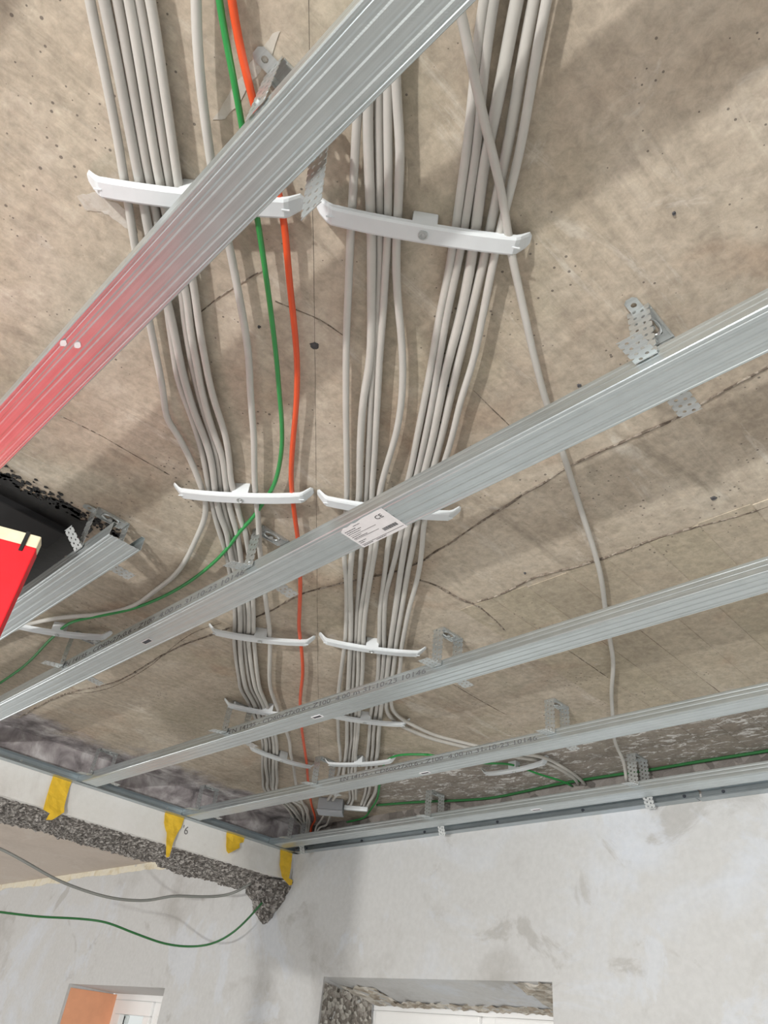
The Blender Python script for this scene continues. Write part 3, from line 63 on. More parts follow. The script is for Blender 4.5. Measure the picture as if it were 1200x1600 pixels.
D = json.loads(r'''{"cables":{"c1":[[-0.3988,-0.0705,2.49],[-0.4218,-0.0523,2.49],[-0.4665,-0.0133,2.49],[-0.5294,0.0397,2.49],[-0.5524,0.057,2.49],[-0.5695,0.0715,2.49],[-0.6145,0.1064,2.49],[-0.7094,0.1857,2.49],[-0.7516,0.2214,2.49],[-0.7979,0.2607,2.49],[-0.8513,0.302,2.49],[-0.8519,0.3103,2.49],[-0.8678,0.3339,2.49],[-0.8869,0.3613,2.49],[-0.909,0.3883,2.49],[-0.9387,0.421,2.49],[-0.9643,0.4491,2.49],[-1.0237,0.4873,2.49],[-1.0455,0.4953,2.49],[-1.0955,0.5151,2.49],[-1.1496,0.5353,2.49],[-1.2095,0.5537,2.49],[-1.2555,0.562,2.49],[-1.3094,0.5666,2.49],[-1.4224,0.5749,2.49],[-1.5217,0.5511,2.49],[-1.6048,0.5086,2.49],[-1.6926,0.478,2.49],[-1.7901,0.4612,2.49],[-2.0469,0.4341,2.49]],"c2":[[-0.3898,-0.0626,2.489],[-0.4111,-0.043,2.489],[-0.4597,-0.0,2.489],[-0.5171,0.0498,2.489],[-0.5386,0.0683,2.489],[-0.5553,0.0831,2.489],[-0.5983,0.1195,2.489],[-0.6658,0.1879,2.489],[-0.7046,0.2231,2.489],[-0.747,0.2615,2.489],[-0.8083,0.3261,2.489],[-0.8155,0.3361,2.489],[-0.8346,0.3587,2.489],[-0.8565,0.3835,2.489],[-0.8829,0.407,2.489],[-0.9179,0.4354,2.489],[-0.9475,0.4603,2.489],[-0.9955,0.5067,2.489],[-1.0055,0.5232,2.489],[-1.0405,0.5535,2.489],[-1.0764,0.5864,2.489],[-1.1259,0.6344,2.489],[-1.2299,0.7216,2.489],[-1.2961,0.7719,2.489],[-1.3401,0.8039,2.489],[-1.4126,0.86,2.489],[-1.5031,0.9357,2.489],[-1.5661,0.9935,2.489],[-1.6173,1.056,2.489],[-1.8255,1.2625,2.489],[-2.0095,1.4081,2.489],[-2.1245,1.5075,2.489],[-2.2248,1.5901,2.489],[-2.2977,1.7399,2.489],[-2.4196,1.9055,2.489],[-2.5101,2.018,2.489],[-2.5101,2.02,2.439]],"c3":[[-0.3817,-0.0542,2.4915],[-0.4032,-0.0347,2.4915],[-0.4526,0.0078,2.4915],[-0.5104,0.0574,2.4915],[-0.5319,0.0759,2.4915],[-0.5491,0.0915,2.493],[-0.5926,0.1278,2.493],[-0.6731,0.1878,2.495],[-0.719,0.2248,2.495],[-0.7735,0.2705,2.495],[-0.8063,0.3098,2.495],[-0.8268,0.3316,2.495],[-0.8495,0.3552,2.495],[-0.8731,0.3791,2.495],[-0.8995,0.4029,2.495],[-0.9343,0.4321,2.495],[-0.9626,0.4584,2.495],[-1.0122,0.5043,2.495],[-1.026,0.5184,2.495],[-1.057,0.5521,2.495],[-1.0919,0.5862,2.495],[-1.13,0.6201,2.495],[-1.2495,0.7209,2.495],[-1.3173,0.771,2.495],[-1.3627,0.8027,2.495],[-1.435,0.8598,2.495],[-1.5256,0.9368,2.495],[-1.5919,0.9936,2.495],[-1.6424,1.0574,2.495],[-1.8496,1.2676,2.495],[-2.036,1.4141,2.495],[-2.1571,1.5121,2.495],[-2.2555,1.5969,2.495],[-2.3309,1.7473,2.495],[-2.4589,1.9125,2.495],[-2.5388,2.018,2.495],[-2.5388,2.02,2.445]],"c4":[[-0.3728,-0.0471,2.489],[-0.3939,-0.0273,2.489],[-0.4429,0.015,2.489],[-0.5006,0.0644,2.489],[-0.5215,0.0832,2.489],[-0.5378,0.0983,2.489],[-0.5844,0.1424,2.489],[-0.6268,0.1889,2.489],[-0.6676,0.2194,2.489],[-0.7076,0.2564,2.489],[-0.7522,0.2964,2.489],[-0.7791,0.3238,2.489],[-0.7997,0.3451,2.489],[-0.8209,0.3695,2.489],[-0.8408,0.3958,2.489],[-0.8676,0.4188,2.489],[-0.902,0.4475,2.489],[-0.9312,0.4726,2.489],[-0.9783,0.5195,2.489],[-0.9906,0.5343,2.489],[-1.0245,0.5652,2.489],[-1.114,0.6429,2.489],[-1.2134,0.7329,2.489],[-1.2793,0.7832,2.489],[-1.3234,0.815,2.489],[-1.3929,0.8727,2.489],[-1.4814,0.9493,2.489],[-1.5434,1.0075,2.489],[-1.596,1.0688,2.489],[-1.8037,1.2746,2.489],[-1.9852,1.4207,2.489],[-2.1051,1.5172,2.489],[-2.2352,1.6338,2.489],[-2.2569,1.7587,2.489],[-2.4028,1.9128,2.489],[-2.5128,2.018,2.489],[-2.5128,2.02,2.439]],"c5":[[-0.3673,-0.041,2.4915],[-0.3882,-0.021,2.4915],[-0.4363,0.0224,2.4915],[-0.4941,0.0718,2.4915],[-0.5149,0.0909,2.4915],[-0.5335,0.1051,2.493],[-0.5852,0.1452,2.493],[-0.6409,0.1891,2.495],[-0.6855,0.2244,2.495],[-0.7363,0.2697,2.495],[-0.7851,0.3183,2.495],[-0.8102,0.3448,2.495],[-0.8316,0.3693,2.495],[-0.8551,0.3932,2.495],[-0.8815,0.4169,2.495],[-0.9173,0.445,2.495],[-0.9465,0.4706,2.495],[-0.9958,0.5165,2.495],[-1.0094,0.5307,2.495],[-1.0409,0.5639,2.495],[-1.112,0.6272,2.495],[-1.2321,0.7328,2.495],[-1.2972,0.7845,2.495],[-1.3419,0.8164,2.495],[-1.4131,0.874,2.495],[-1.5036,0.9506,2.495],[-1.5666,1.0091,2.495],[-1.6185,1.0717,2.495],[-1.8293,1.2788,2.495],[-2.0136,1.4259,2.495],[-2.1309,1.5252,2.495],[-2.2268,1.6108,2.495],[-2.3217,1.787,2.495],[-2.4452,1.9379,2.495],[-2.536,2.018,2.495],[-2.536,2.02,2.445]],"c6":[[-0.3594,-0.0347,2.489],[-0.3793,-0.0139,2.489],[-0.4277,0.0287,2.489],[-0.4847,0.0784,2.489],[-0.5061,0.0967,2.489],[-0.5229,0.1113,2.489],[-0.572,0.1531,2.489],[-0.6189,0.1955,2.489],[-0.6576,0.2276,2.489],[-0.6978,0.2644,2.489],[-0.7412,0.3053,2.489],[-0.7669,0.3336,2.489],[-0.7857,0.3563,2.489],[-0.8076,0.3799,2.489],[-0.8326,0.4022,2.489],[-0.86,0.4247,2.489],[-0.8946,0.4532,2.489],[-0.9203,0.4808,2.489],[-0.9669,0.5279,2.489],[-0.9781,0.5435,2.489],[-1.0116,0.5747,2.489],[-1.047,0.6076,2.489],[-1.0999,0.6528,2.489],[-1.2051,0.7386,2.489],[-1.2706,0.789,2.489],[-1.3125,0.8222,2.489],[-1.3815,0.8801,2.489],[-1.4706,0.9561,2.489],[-1.5336,1.0135,2.489],[-1.5874,1.074,2.489],[-1.7947,1.2796,2.489],[-1.9752,1.426,2.489],[-2.0922,1.5237,2.489],[-2.2236,1.6393,2.489],[-2.2354,1.7685,2.489],[-2.3899,1.9184,2.489],[-2.5073,2.018,2.489],[-2.5073,2.02,2.439]],"s":[[-0.323,-0.0024,2.486],[-0.3472,0.014,2.486],[-0.3726,0.0322,2.486],[-0.3924,0.0474,2.486],[-0.4126,0.0641,2.486],[-0.4318,0.0839,2.486],[-0.4543,0.1031,2.486],[-0.4937,0.1442,2.486],[-0.5319,0.187,2.486],[-0.5612,0.2171,2.486],[-0.5772,0.2338,2.486],[-0.6082,0.2656,2.486],[-0.6475,0.3023,2.486],[-0.6938,0.3399,2.486],[-0.7331,0.3735,2.486],[-0.7699,0.4055,2.486],[-0.796,0.4256,2.486],[-0.8592,0.4756,2.486],[-0.888,0.5006,2.486],[-0.9376,0.5447,2.486],[-0.993,0.5893,2.486],[-1.0762,0.6638,2.486],[-1.1757,0.7524,2.486],[-1.2348,0.8064,2.486],[-1.2749,0.8403,2.486],[-1.3455,0.8962,2.486],[-1.4352,0.9664,2.486],[-1.5011,1.0232,2.486],[-1.5664,1.093,2.486],[-1.7516,1.2943,2.486],[-1.8368,1.3706,2.486],[-1.9145,1.4477,2.486],[-2.0244,1.5473,2.486],[-2.1464,1.6653,2.486],[-2.2613,1.7978,2.486],[-2.3846,1.9278,2.486],[-2.4944,2.018,2.486],[-2.4944,2.02,2.436]],"green":[[-0.311,0.0086,2.486],[-0.3318,0.0281,2.486],[-0.3525,0.0504,2.486],[-0.3742,0.0751,2.486],[-0.4006,0.1041,2.486],[-0.4388,0.1441,2.486],[-0.4793,0.1872,2.486],[-0.5137,0.2226,2.486],[-0.5465,0.256,2.486],[-0.58,0.289,2.486],[-0.6182,0.3263,2.486],[-0.6614,0.366,2.486],[-0.7087,0.41,2.486],[-0.7354,0.4326,2.486],[-0.7614,0.4526,2.486],[-0.7922,0.4727,2.486],[-0.8325,0.4961,2.486],[-0.876,0.5118,2.486],[-0.9507,0.5349,2.486],[-0.99,0.5417,2.486],[-1.0339,0.5568,2.486],[-1.1429,0.5796,2.486],[-1.2825,0.5898,2.486],[-1.4252,0.5779,2.486],[-1.5192,0.5512,2.486],[-1.6098,0.5252,2.486],[-1.7244,0.5345,2.486],[-1.9427,0.5659,2.486],[-2.1075,0.5769,2.486],[-2.4566,0.5877,2.486]],"orange":[[-0.3032,0.0162,2.487],[-0.3239,0.0357,2.487],[-0.3443,0.0583,2.487],[-0.3649,0.084,2.487],[-0.3798,0.1036,2.487],[-0.4075,0.145,2.487],[-0.4322,0.1788,2.487],[-0.4489,0.1989,2.487],[-0.4746,0.2238,2.487],[-0.5261,0.2742,2.487],[-0.559,0.3075,2.487],[-0.5974,0.3445,2.487],[-0.6424,0.3826,2.487],[-0.678,0.4104,2.487],[-0.7232,0.4436,2.487],[-0.7776,0.4854,2.487],[-0.8114,0.5137,2.487],[-0.8387,0.5394,2.487],[-0.8853,0.5853,2.487],[-0.9168,0.617,2.487],[-1.0273,0.7176,2.487],[-1.1248,0.7991,2.487],[-1.1807,0.845,2.487],[-1.2178,0.8804,2.487],[-1.2811,0.9403,2.487],[-1.3641,1.0137,2.487],[-1.4332,1.0677,2.487],[-1.4996,1.1213,2.487],[-1.6321,1.2393,2.487],[-1.7149,1.3178,2.487],[-1.7963,1.3956,2.487],[-1.8759,1.4712,2.487],[-1.9853,1.5704,2.487],[-2.2022,1.7762,2.487],[-2.3514,1.927,2.487],[-2.4803,2.018,2.487],[-2.4803,2.02,2.437]],"r1":[[-0.215,0.0984,2.49],[-0.237,0.1163,2.49],[-0.2849,0.1575,2.49],[-0.3196,0.186,2.49],[-0.3492,0.2118,2.49],[-0.3814,0.2399,2.49],[-0.4051,0.2597,2.49],[-0.4325,0.2843,2.49],[-0.4725,0.3198,2.49],[-0.5168,0.3589,2.49],[-0.5735,0.4115,2.49],[-0.6277,0.4627,2.49],[-0.6881,0.5211,2.49],[-0.7569,0.5871,2.49],[-0.9061,0.7218,2.49],[-0.9462,0.764,2.49],[-0.9801,0.7975,2.49],[-1.036,0.8504,2.49],[-1.1244,0.9313,2.49],[-1.1799,0.9788,2.49],[-1.2377,1.027,2.49],[-1.291,1.0715,2.49],[-1.3631,1.1323,2.49],[-1.4597,1.2174,2.49],[-1.5265,1.2818,2.49],[-1.6258,1.3766,2.49],[-1.6479,1.3998,2.49],[-1.7593,1.509,2.49],[-1.8882,1.6149,2.49],[-2.0071,1.7069,2.49],[-2.1145,1.7773,2.49]],"r2":[[-0.211,0.1021,2.49],[-0.2321,0.1208,2.49],[-0.2707,0.1553,2.49],[-0.3049,0.1867,2.49],[-0.3312,0.2142,2.49],[-0.3669,0.2525,2.49],[-0.3958,0.2833,2.49],[-0.4507,0.3381,2.49],[-0.4923,0.3793,2.49],[-0.5316,0.4161,2.49],[-0.5656,0.4406,2.49],[-0.6095,0.4772,2.49],[-0.6716,0.5339,2.49],[-0.7481,0.6064,2.49],[-0.8823,0.7182,2.49],[-0.9224,0.7532,2.49],[-0.9742,0.8016,2.49],[-1.0287,0.8554,2.49],[-1.1148,0.9377,2.49],[-1.168,0.9865,2.49],[-1.2227,1.0366,2.49],[-1.2733,1.0827,2.49],[-1.3727,1.1727,2.49],[-1.504,1.2948,2.49],[-1.6034,1.389,2.49],[-1.627,1.4113,2.49],[-1.7461,1.5159,2.49],[-1.8721,1.6231,2.49],[-1.9877,1.7163,2.49],[-2.0963,1.7858,2.49]],"r3":[[-0.2062,0.1082,2.494],[-0.227,0.1272,2.494],[-0.2574,0.1548,2.494],[-0.2919,0.1886,2.494],[-0.3246,0.2228,2.494],[-0.3625,0.2624,2.494],[-0.3907,0.2911,2.494],[-0.4262,0.3272,2.494],[-0.4564,0.3556,2.494],[-0.506,0.3994,2.494],[-0.5481,0.4368,2.494],[-0.5754,0.461,2.494],[-0.6328,0.5155,2.494],[-0.7428,0.6169,2.494],[-0.8629,0.724,2.494],[-0.9293,0.7837,2.494],[-1.0269,0.8715,2.494],[-1.1112,0.9492,2.494],[-1.1655,0.9976,2.494],[-1.2207,1.0477,2.494],[-1.2706,1.0945,2.494],[-1.3698,1.1852,2.494],[-1.5009,1.3083,2.494],[-1.6,1.4032,2.494],[-1.6253,1.4247,2.494],[-1.7443,1.53,2.494],[-1.862,1.642,2.494],[-1.964,1.7422,2.494],[-2.0349,1.8129,2.494],[-2.0913,1.8538,2.494]],"r4":[[-0.2003,0.112,2.49],[-0.2204,0.1314,2.49],[-0.2499,0.1595,2.49],[-0.2776,0.1871,2.49],[-0.316,0.2276,2.49],[-0.3535,0.2671,2.49],[-0.3818,0.2953,2.49],[-0.419,0.3296,2.49],[-0.4598,0.3675,2.49],[-0.5221,0.424,2.49],[-0.5514,0.452,2.49],[-0.5927,0.4906,2.49],[-0.6536,0.548,2.49],[-0.7311,0.6193,2.49],[-0.8319,0.7192,2.49],[-0.9131,0.7875,2.49],[-1.0143,0.8717,2.49],[-1.0981,0.9489,2.49],[-1.1518,0.9971,2.49],[-1.2044,1.0483,2.49],[-1.2536,1.095,2.49],[-1.3523,1.185,2.49],[-1.4824,1.3073,2.49],[-1.5944,1.4115,2.49],[-1.7237,1.5277,2.49],[-1.844,1.6372,2.49],[-1.9428,1.738,2.49],[-2.0129,1.8083,2.49],[-2.0808,1.8605,2.49]],"r5":[[-0.1966,0.1146,2.488],[-0.2165,0.1341,2.488],[-0.2412,0.1592,2.488],[-0.265,0.1856,2.488],[-0.2874,0.2133,2.488],[-0.3056,0.2354,2.488],[-0.3277,0.2566,2.488],[-0.3493,0.278,2.488],[-0.3734,0.3008,2.488],[-0.4081,0.337,2.488],[-0.4344,0.3681,2.488],[-0.4617,0.4025,2.488],[-0.4961,0.4429,2.488],[-0.5239,0.4719,2.488],[-0.5652,0.51,2.488],[-0.597,0.5356,2.488],[-0.6332,0.561,2.488],[-0.7119,0.6181,2.488],[-0.8168,0.7167,2.488],[-0.8865,0.7751,2.488],[-0.9998,0.871,2.488],[-1.088,0.951,2.488],[-1.1394,1.0005,2.488],[-1.1921,1.0512,2.488],[-1.2415,1.0975,2.488],[-1.3399,1.1871,2.488],[-1.4713,1.3079,2.488],[-1.5718,1.4004,2.488],[-1.5966,1.4218,2.488],[-1.7116,1.5275,2.488],[-1.8748,1.688,2.488],[-1.9987,1.8076,2.488]],"q1":[[-0.1396,0.1693,2.494],[-0.1615,0.187,2.494],[-0.1782,0.2019,2.494],[-0.2022,0.2265,2.494],[-0.2309,0.255,2.494],[-0.2575,0.2819,2.494],[-0.2888,0.3091,2.494],[-0.3071,0.3282,2.494],[-0.3326,0.3505,2.494],[-0.3646,0.3793,2.494],[-0.408,0.4149,2.494],[-0.4709,0.4704,2.494],[-0.516,0.5088,2.494],[-0.5766,0.5599,2.494],[-0.6527,0.6238,2.494],[-0.7873,0.7198,2.494],[-0.8562,0.7812,2.494],[-0.9257,0.8437,2.494],[-0.9832,0.8951,2.494],[-1.0671,0.9786,2.494],[-1.1182,1.0285,2.494],[-1.17,1.0801,2.494],[-1.2186,1.1272,2.494],[-1.3204,1.2152,2.494],[-1.3865,1.272,2.494],[-1.4546,1.335,2.494],[-1.5531,1.4293,2.494],[-1.5767,1.4514,2.494],[-1.6921,1.5576,2.494],[-1.9109,1.7679,2.494],[-2.002,1.8448,2.494],[-2.0554,1.8874,2.494]],"q2":[[-0.134,0.1741,2.493],[-0.1556,0.1919,2.493],[-0.1715,0.2075,2.493],[-0.206,0.2413,2.493],[-0.2239,0.2606,2.493],[-0.2499,0.2879,2.493],[-0.2808,0.3153,2.493],[-0.2999,0.3336,2.493],[-0.3248,0.3563,2.493],[-0.3578,0.3842,2.493],[-0.4008,0.4199,2.493],[-0.4631,0.4756,2.493],[-0.5066,0.5151,2.493],[-0.5665,0.5665,2.493],[-0.6354,0.6237,2.493],[-0.7586,0.72,2.493],[-0.8256,0.7751,2.493],[-0.8984,0.832,2.493],[-0.937,0.8635,2.493],[-0.9742,0.8992,2.493],[-1.0574,0.9828,2.493],[-1.1068,1.0336,2.493],[-1.1588,1.0848,2.493],[-1.2082,1.1312,2.493],[-1.3085,1.2197,2.493],[-1.3726,1.2774,2.493],[-1.4416,1.3396,2.493],[-1.54,1.4334,2.493],[-1.5626,1.4561,2.493],[-1.676,1.5628,2.493],[-1.8957,1.7716,2.493],[-1.9882,1.8475,2.493],[-2.0554,1.9007,2.493]],"q3":[[-0.1192,0.1877,2.493],[-0.1406,0.2056,2.493],[-0.1571,0.2205,2.493],[-0.1933,0.2527,2.493],[-0.2126,0.2706,2.493],[-0.2434,0.2936,2.493],[-0.2724,0.3226,2.493],[-0.2911,0.3413,2.493],[-0.3181,0.3684,2.493],[-0.3459,0.3943,2.493],[-0.3876,0.4309,2.493],[-0.4539,0.4831,2.493],[-0.4987,0.5214,2.493],[-0.5576,0.5735,2.493],[-0.616,0.6212,2.493],[-0.7416,0.7186,2.493],[-0.7989,0.7688,2.493],[-0.8641,0.8281,2.493],[-0.9554,0.9121,2.493],[-1.0432,0.9922,2.493],[-1.0957,1.0408,2.493],[-1.1492,1.091,2.493],[-1.1982,1.1374,2.493],[-1.2985,1.2258,2.493],[-1.3621,1.2837,2.493],[-1.4289,1.3469,2.493],[-1.5266,1.4409,2.493],[-1.5489,1.4636,2.493],[-1.6622,1.57,2.493],[-1.8748,1.7817,2.493],[-1.9717,1.8552,2.493],[-2.0559,1.9177,2.493]],"q4":[[-0.1091,0.197,2.493],[-0.1298,0.2155,2.493],[-0.1459,0.2307,2.493],[-0.1813,0.2634,2.493],[-0.1996,0.2823,2.493],[-0.2276,0.3076,2.493],[-0.2533,0.3299,2.493],[-0.2786,0.352,2.493],[-0.307,0.3779,2.493],[-0.3358,0.4029,2.493],[-0.3786,0.4384,2.493],[-0.4432,0.4918,2.493],[-0.488,0.5301,2.493],[-0.5476,0.5813,2.493],[-0.5989,0.623,2.493],[-0.7207,0.7203,2.493],[-0.7867,0.7777,2.493],[-0.8531,0.8359,2.493],[-0.9447,0.9195,2.493],[-1.0327,0.9992,2.493],[-1.0847,1.048,2.493],[-1.137,1.0988,2.493],[-1.1869,1.1445,2.493],[-1.273,1.2182,2.493],[-1.3403,1.2818,2.493],[-1.3672,1.3207,2.493],[-1.3834,1.3627,2.493],[-1.3878,1.4239,2.493],[-1.3797,1.5,2.493],[-1.342,1.5891,2.493],[-1.2872,1.695,2.493],[-1.2317,1.7725,2.493],[-1.212,1.8012,2.493],[-1.2071,1.8717,2.493],[-1.2177,1.9827,2.493],[-1.233,2.018,2.493]],"q5":[[-0.1006,0.2024,2.487],[-0.1205,0.2212,2.487],[-0.1369,0.2359,2.487],[-0.1707,0.2695,2.487],[-0.1891,0.2878,2.487],[-0.2158,0.3138,2.487],[-0.247,0.3402,2.487],[-0.2676,0.3567,2.487],[-0.2962,0.382,2.487],[-0.3242,0.4072,2.487],[-0.3641,0.4445,2.487],[-0.4086,0.4855,2.487],[-0.4252,0.4997,2.487],[-0.4723,0.5353,2.487],[-0.5312,0.5861,2.487],[-0.5681,0.6158,2.487],[-0.7008,0.7159,2.487],[-0.752,0.7673,2.487],[-0.8125,0.826,2.487],[-0.8655,0.8718,2.487],[-0.9247,0.9205,2.487],[-1.0127,0.9989,2.487],[-1.0651,1.0467,2.487],[-1.1152,1.098,2.487],[-1.1754,1.1532,2.487],[-1.2529,1.2143,2.487],[-1.2979,1.2567,2.487],[-1.3274,1.2971,2.487],[-1.3445,1.3472,2.487],[-1.3451,1.3986,2.487],[-1.3429,1.4747,2.487],[-1.2994,1.5823,2.487],[-1.2515,1.6774,2.487],[-1.1842,1.7604,2.487],[-1.1814,1.8586,2.487],[-1.1932,1.9609,2.487],[-1.2095,2.018,2.487]],"diag":[[-0.1614,0.1405,2.472],[-0.173,0.1666,2.472],[-0.1809,0.1863,2.474],[-0.1945,0.2093,2.476],[-0.2064,0.2323,2.478],[-0.2173,0.2572,2.478],[-0.2331,0.2925,2.478],[-0.2513,0.3312,2.48],[-0.2653,0.3564,2.484],[-0.2864,0.3941,2.484],[-0.3011,0.4249,2.485],[-0.3254,0.4748,2.485],[-0.3518,0.53,2.485],[-0.3633,0.5549,2.485],[-0.3847,0.6033,2.485],[-0.4059,0.6573,2.485],[-0.4304,0.7184,2.485],[-0.4811,0.8443,2.485],[-0.5262,0.9574,2.485],[-0.561,1.0365,2.484],[-0.6069,1.1251,2.486],[-0.6402,1.1901,2.486],[-0.6687,1.2474,2.484],[-0.7133,1.3357,2.485],[-0.8002,1.4765,2.485],[-0.8564,1.5759,2.484],[-0.9121,1.6739,2.486],[-0.9508,1.7489,2.484],[-0.9913,1.8569,2.478],[-1.0161,1.9141,2.462],[-1.0234,1.9265,2.442]],"g2":[[-1.4693,1.5935,2.49],[-1.5416,1.5547,2.49],[-1.5987,1.5617,2.49],[-1.6504,1.5924,2.49],[-1.7281,1.6605,2.49],[-1.8145,1.7396,2.49],[-1.9375,1.8518,2.49],[-2.0519,1.9341,2.49],[-2.1594,2.0033,2.49],[-2.2668,2.018,2.49]],"g3":[[-1.4653,1.5892,2.488],[-1.4308,1.6382,2.488],[-1.4014,1.691,2.488],[-1.3612,1.7309,2.488],[-1.3077,1.7589,2.488],[-1.2877,1.8195,2.488],[-1.2808,1.8744,2.488],[-1.2531,1.9677,2.488],[-1.2539,2.018,2.488]],"g4":[[-1.9988,1.9133,2.494],[-1.8981,1.9344,2.494],[-1.8056,1.9567,2.494],[-1.7087,1.9897,2.494],[-1.5669,2.012,2.4906],[-1.4429,2.012,2.493],[-1.3029,1.9983,2.494],[-1.1826,1.9972,2.494],[-1.0602,2.001,2.494],[-0.9921,2.0047,2.494],[-0.8448,2.0041,2.494],[-0.6619,2.0076,2.494],[-0.5226,2.0068,2.494]],"j1":[[-2.166,1.8257,2.482],[-2.2597,1.891,2.482],[-2.3453,1.9478,2.482],[-2.4515,2.018,2.482],[-2.4515,2.02,2.432]],"j2":[[-2.1576,1.8469,2.482],[-2.2814,1.9372,2.482],[-2.3663,1.9973,2.482],[-2.4379,2.018,2.482],[-2.4379,2.02,2.432]],"l1":[[-3.02,0.9004,2.2486],[-2.9873,1.0326,2.2315],[-2.9545,1.1247,2.2045],[-2.9218,1.2462,2.1681],[-2.8891,1.3635,2.149],[-2.8564,1.4527,2.1429],[-2.8236,1.5651,2.1557],[-2.7909,1.6483,2.1849],[-2.7582,1.7398,2.1982],[-2.7255,1.8185,2.2136],[-2.6927,1.8659,2.2368],[-2.66,1.9018,2.2719]],"l2":[[-3.02,0.992,2.0396],[-2.9818,1.1092,2.0432],[-2.9436,1.2302,2.0488],[-2.9055,1.3777,2.0646],[-2.8673,1.4471,2.0649],[-2.8291,1.5508,2.0459],[-2.7909,1.6697,2.0286],[-2.7527,1.7565,2.0328],[-2.7145,1.8126,2.0492],[-2.6764,1.8635,2.0882],[-2.6382,1.8974,2.1402],[-2.6,1.9293,2.2061]]},"clips":{"L1":[[-0.5884,0.0293],[-0.4263,0.2078]],"R1":[[-0.4189,0.2173],[-0.2661,0.4072]],"L2":[[-0.9894,0.3994],[-0.8062,0.556]],"R2":[[-0.8023,0.5653],[-0.6471,0.7388]],"L3":[[-1.3641,0.7355],[-1.2061,0.9095]],"R3":[[-1.1808,0.9081],[-1.0334,1.0855]],"L4":[[-1.6872,1.0217],[-1.5523,1.1933]],"R4":[[-1.4927,1.208],[-1.3563,1.3696]],"L5":[[-1.9103,1.2615],[-1.8688,1.4985]],"R5":[[-1.7819,1.497],[-1.6081,1.563]],"LB":[[-1.7299,0.4602],[-1.6227,0.5921]],"RW":[[-1.4165,1.7923],[-1.1947,1.7884]]},"fins":[[[-0.6144,1.2783],[-0.616,1.3683],[-0.6156,1.4658],[-0.6135,1.6236],[-0.6116,1.675]],[[-0.5248,1.2784],[-0.5246,1.3644],[-0.5267,1.4792],[-0.5258,1.6098]],[[-0.4321,1.282],[-0.4318,1.3568],[-0.4346,1.4437],[-0.4344,1.5814]],[[-0.43,1.0295],[-0.4314,1.0915],[-0.4312,1.1583],[-0.4316,1.22]],[[-0.7735,1.0105],[-0.7778,1.1457],[-0.7806,1.2751],[-0.7805,1.4308]],[[-0.5187,1.0161],[-0.5139,1.1403]],[[-0.86,1.2754],[-0.8599,1.3973],[-0.8606,1.5421]],[[-1.1064,1.2733],[-1.1103,1.3826],[-1.1094,1.4926]],[[-0.9888,0.1905],[-0.9792,0.2458],[-0.9778,0.3025],[-0.9748,0.38]],[[-0.5822,0.9753],[-0.5801,1.0607]],[[-0.698,1.4245],[-0.6981,1.5634]],[[-0.854,0.8612],[-0.8366,0.9164],[-0.8323,0.9697],[-0.822,1.0073],[-0.8248,1.0524],[-0.8388,1.1249]],[[-0.26,1.0238],[-0.3085,1.0207],[-0.3674,1.0116],[-0.4311,1.0053],[-0.5143,1.0044],[-0.5894,1.0009],[-0.6634,0.9881],[-0.7458,1.0004],[-0.8141,0.9975]],[[-0.1486,0.7499],[-0.1986,0.752],[-0.2734,0.7607],[-0.3705,0.7592],[-0.4598,0.7629],[-0.5821,0.7812],[-0.7302,0.81],[-0.8364,0.8239],[-0.9498,0.799],[-1.0726,0.772],[-1.2045,0.7766],[-1.3644,0.773],[-1.5292,0.7591],[-1.8737,0.7783],[-2.0982,0.7394],[-2.4148,0.7442]],[[-1.3397,0.7464],[-1.4436,0.7387],[-1.7517,0.7852],[-1.9616,0.7874],[-2.1119,0.7363]],[[-0.4615,0.547],[-0.4636,0.5928],[-0.4643,0.6387]],[[-0.5582,0.2718],[-0.5367,0.3286],[-0.5306,0.374]],[[-0.6521,0.219],[-0.6058,0.2216],[-0.529,0.2332]]],"chalk":[[-0.2641,0.0708],[-0.2784,0.084],[-0.3763,0.1737],[-0.5127,0.2975],[-0.798,0.5534],[-1.3724,1.0684],[-1.6783,1.343],[-1.8049,1.4585]],"blackpatch":[[-1.2135,0.0883],[-1.2046,0.1604],[-1.2121,0.1973],[-1.2206,0.242],[-1.2129,0.287],[-1.2217,0.3355],[-1.2242,0.376],[-1.306,0.389],[-1.4066,0.4006],[-1.505,0.3904],[-1.7339,0.4322],[-2.0863,0.3938]],"beamstrip":[[-1.2818,0.1984],[-1.2737,0.3355],[-1.3269,0.2164],[-1.3176,0.3502]],"pits":[[-0.5736,0.3524,0.008,0],[-0.6065,0.2838,0.0026,1],[-0.3155,0.9575,0.006,2],[-0.8742,0.7124,0.003,3],[-0.1362,0.4795,0.0028,4],[-0.4806,0.5193,0.004,5],[-0.3462,0.6281,0.004,6],[-0.537,0.5675,0.003,7],[-0.676,0.9656,0.003,8]],"smears":[[[-0.4326,0.0873],[-0.4126,0.0858],[-0.3898,0.0819],[-0.3564,0.0809],[-0.3252,0.0795],[-0.3165,0.0824],[-0.3381,0.0899],[-0.3702,0.0915],[-0.4008,0.0963],[-0.421,0.0951]],[[-0.6206,0.0311],[-0.5998,0.0442],[-0.5927,0.0687],[-0.5957,0.087],[-0.6077,0.1026],[-0.6142,0.0893],[-0.6139,0.0681],[-0.6306,0.0483]],[[-0.2614,0.4355],[-0.2483,0.4413],[-0.2492,0.4492],[-0.2612,0.4455]],[[-0.3794,1.0712],[-0.3655,1.072],[-0.3687,1.0884],[-0.3819,1.0883]]]}''')

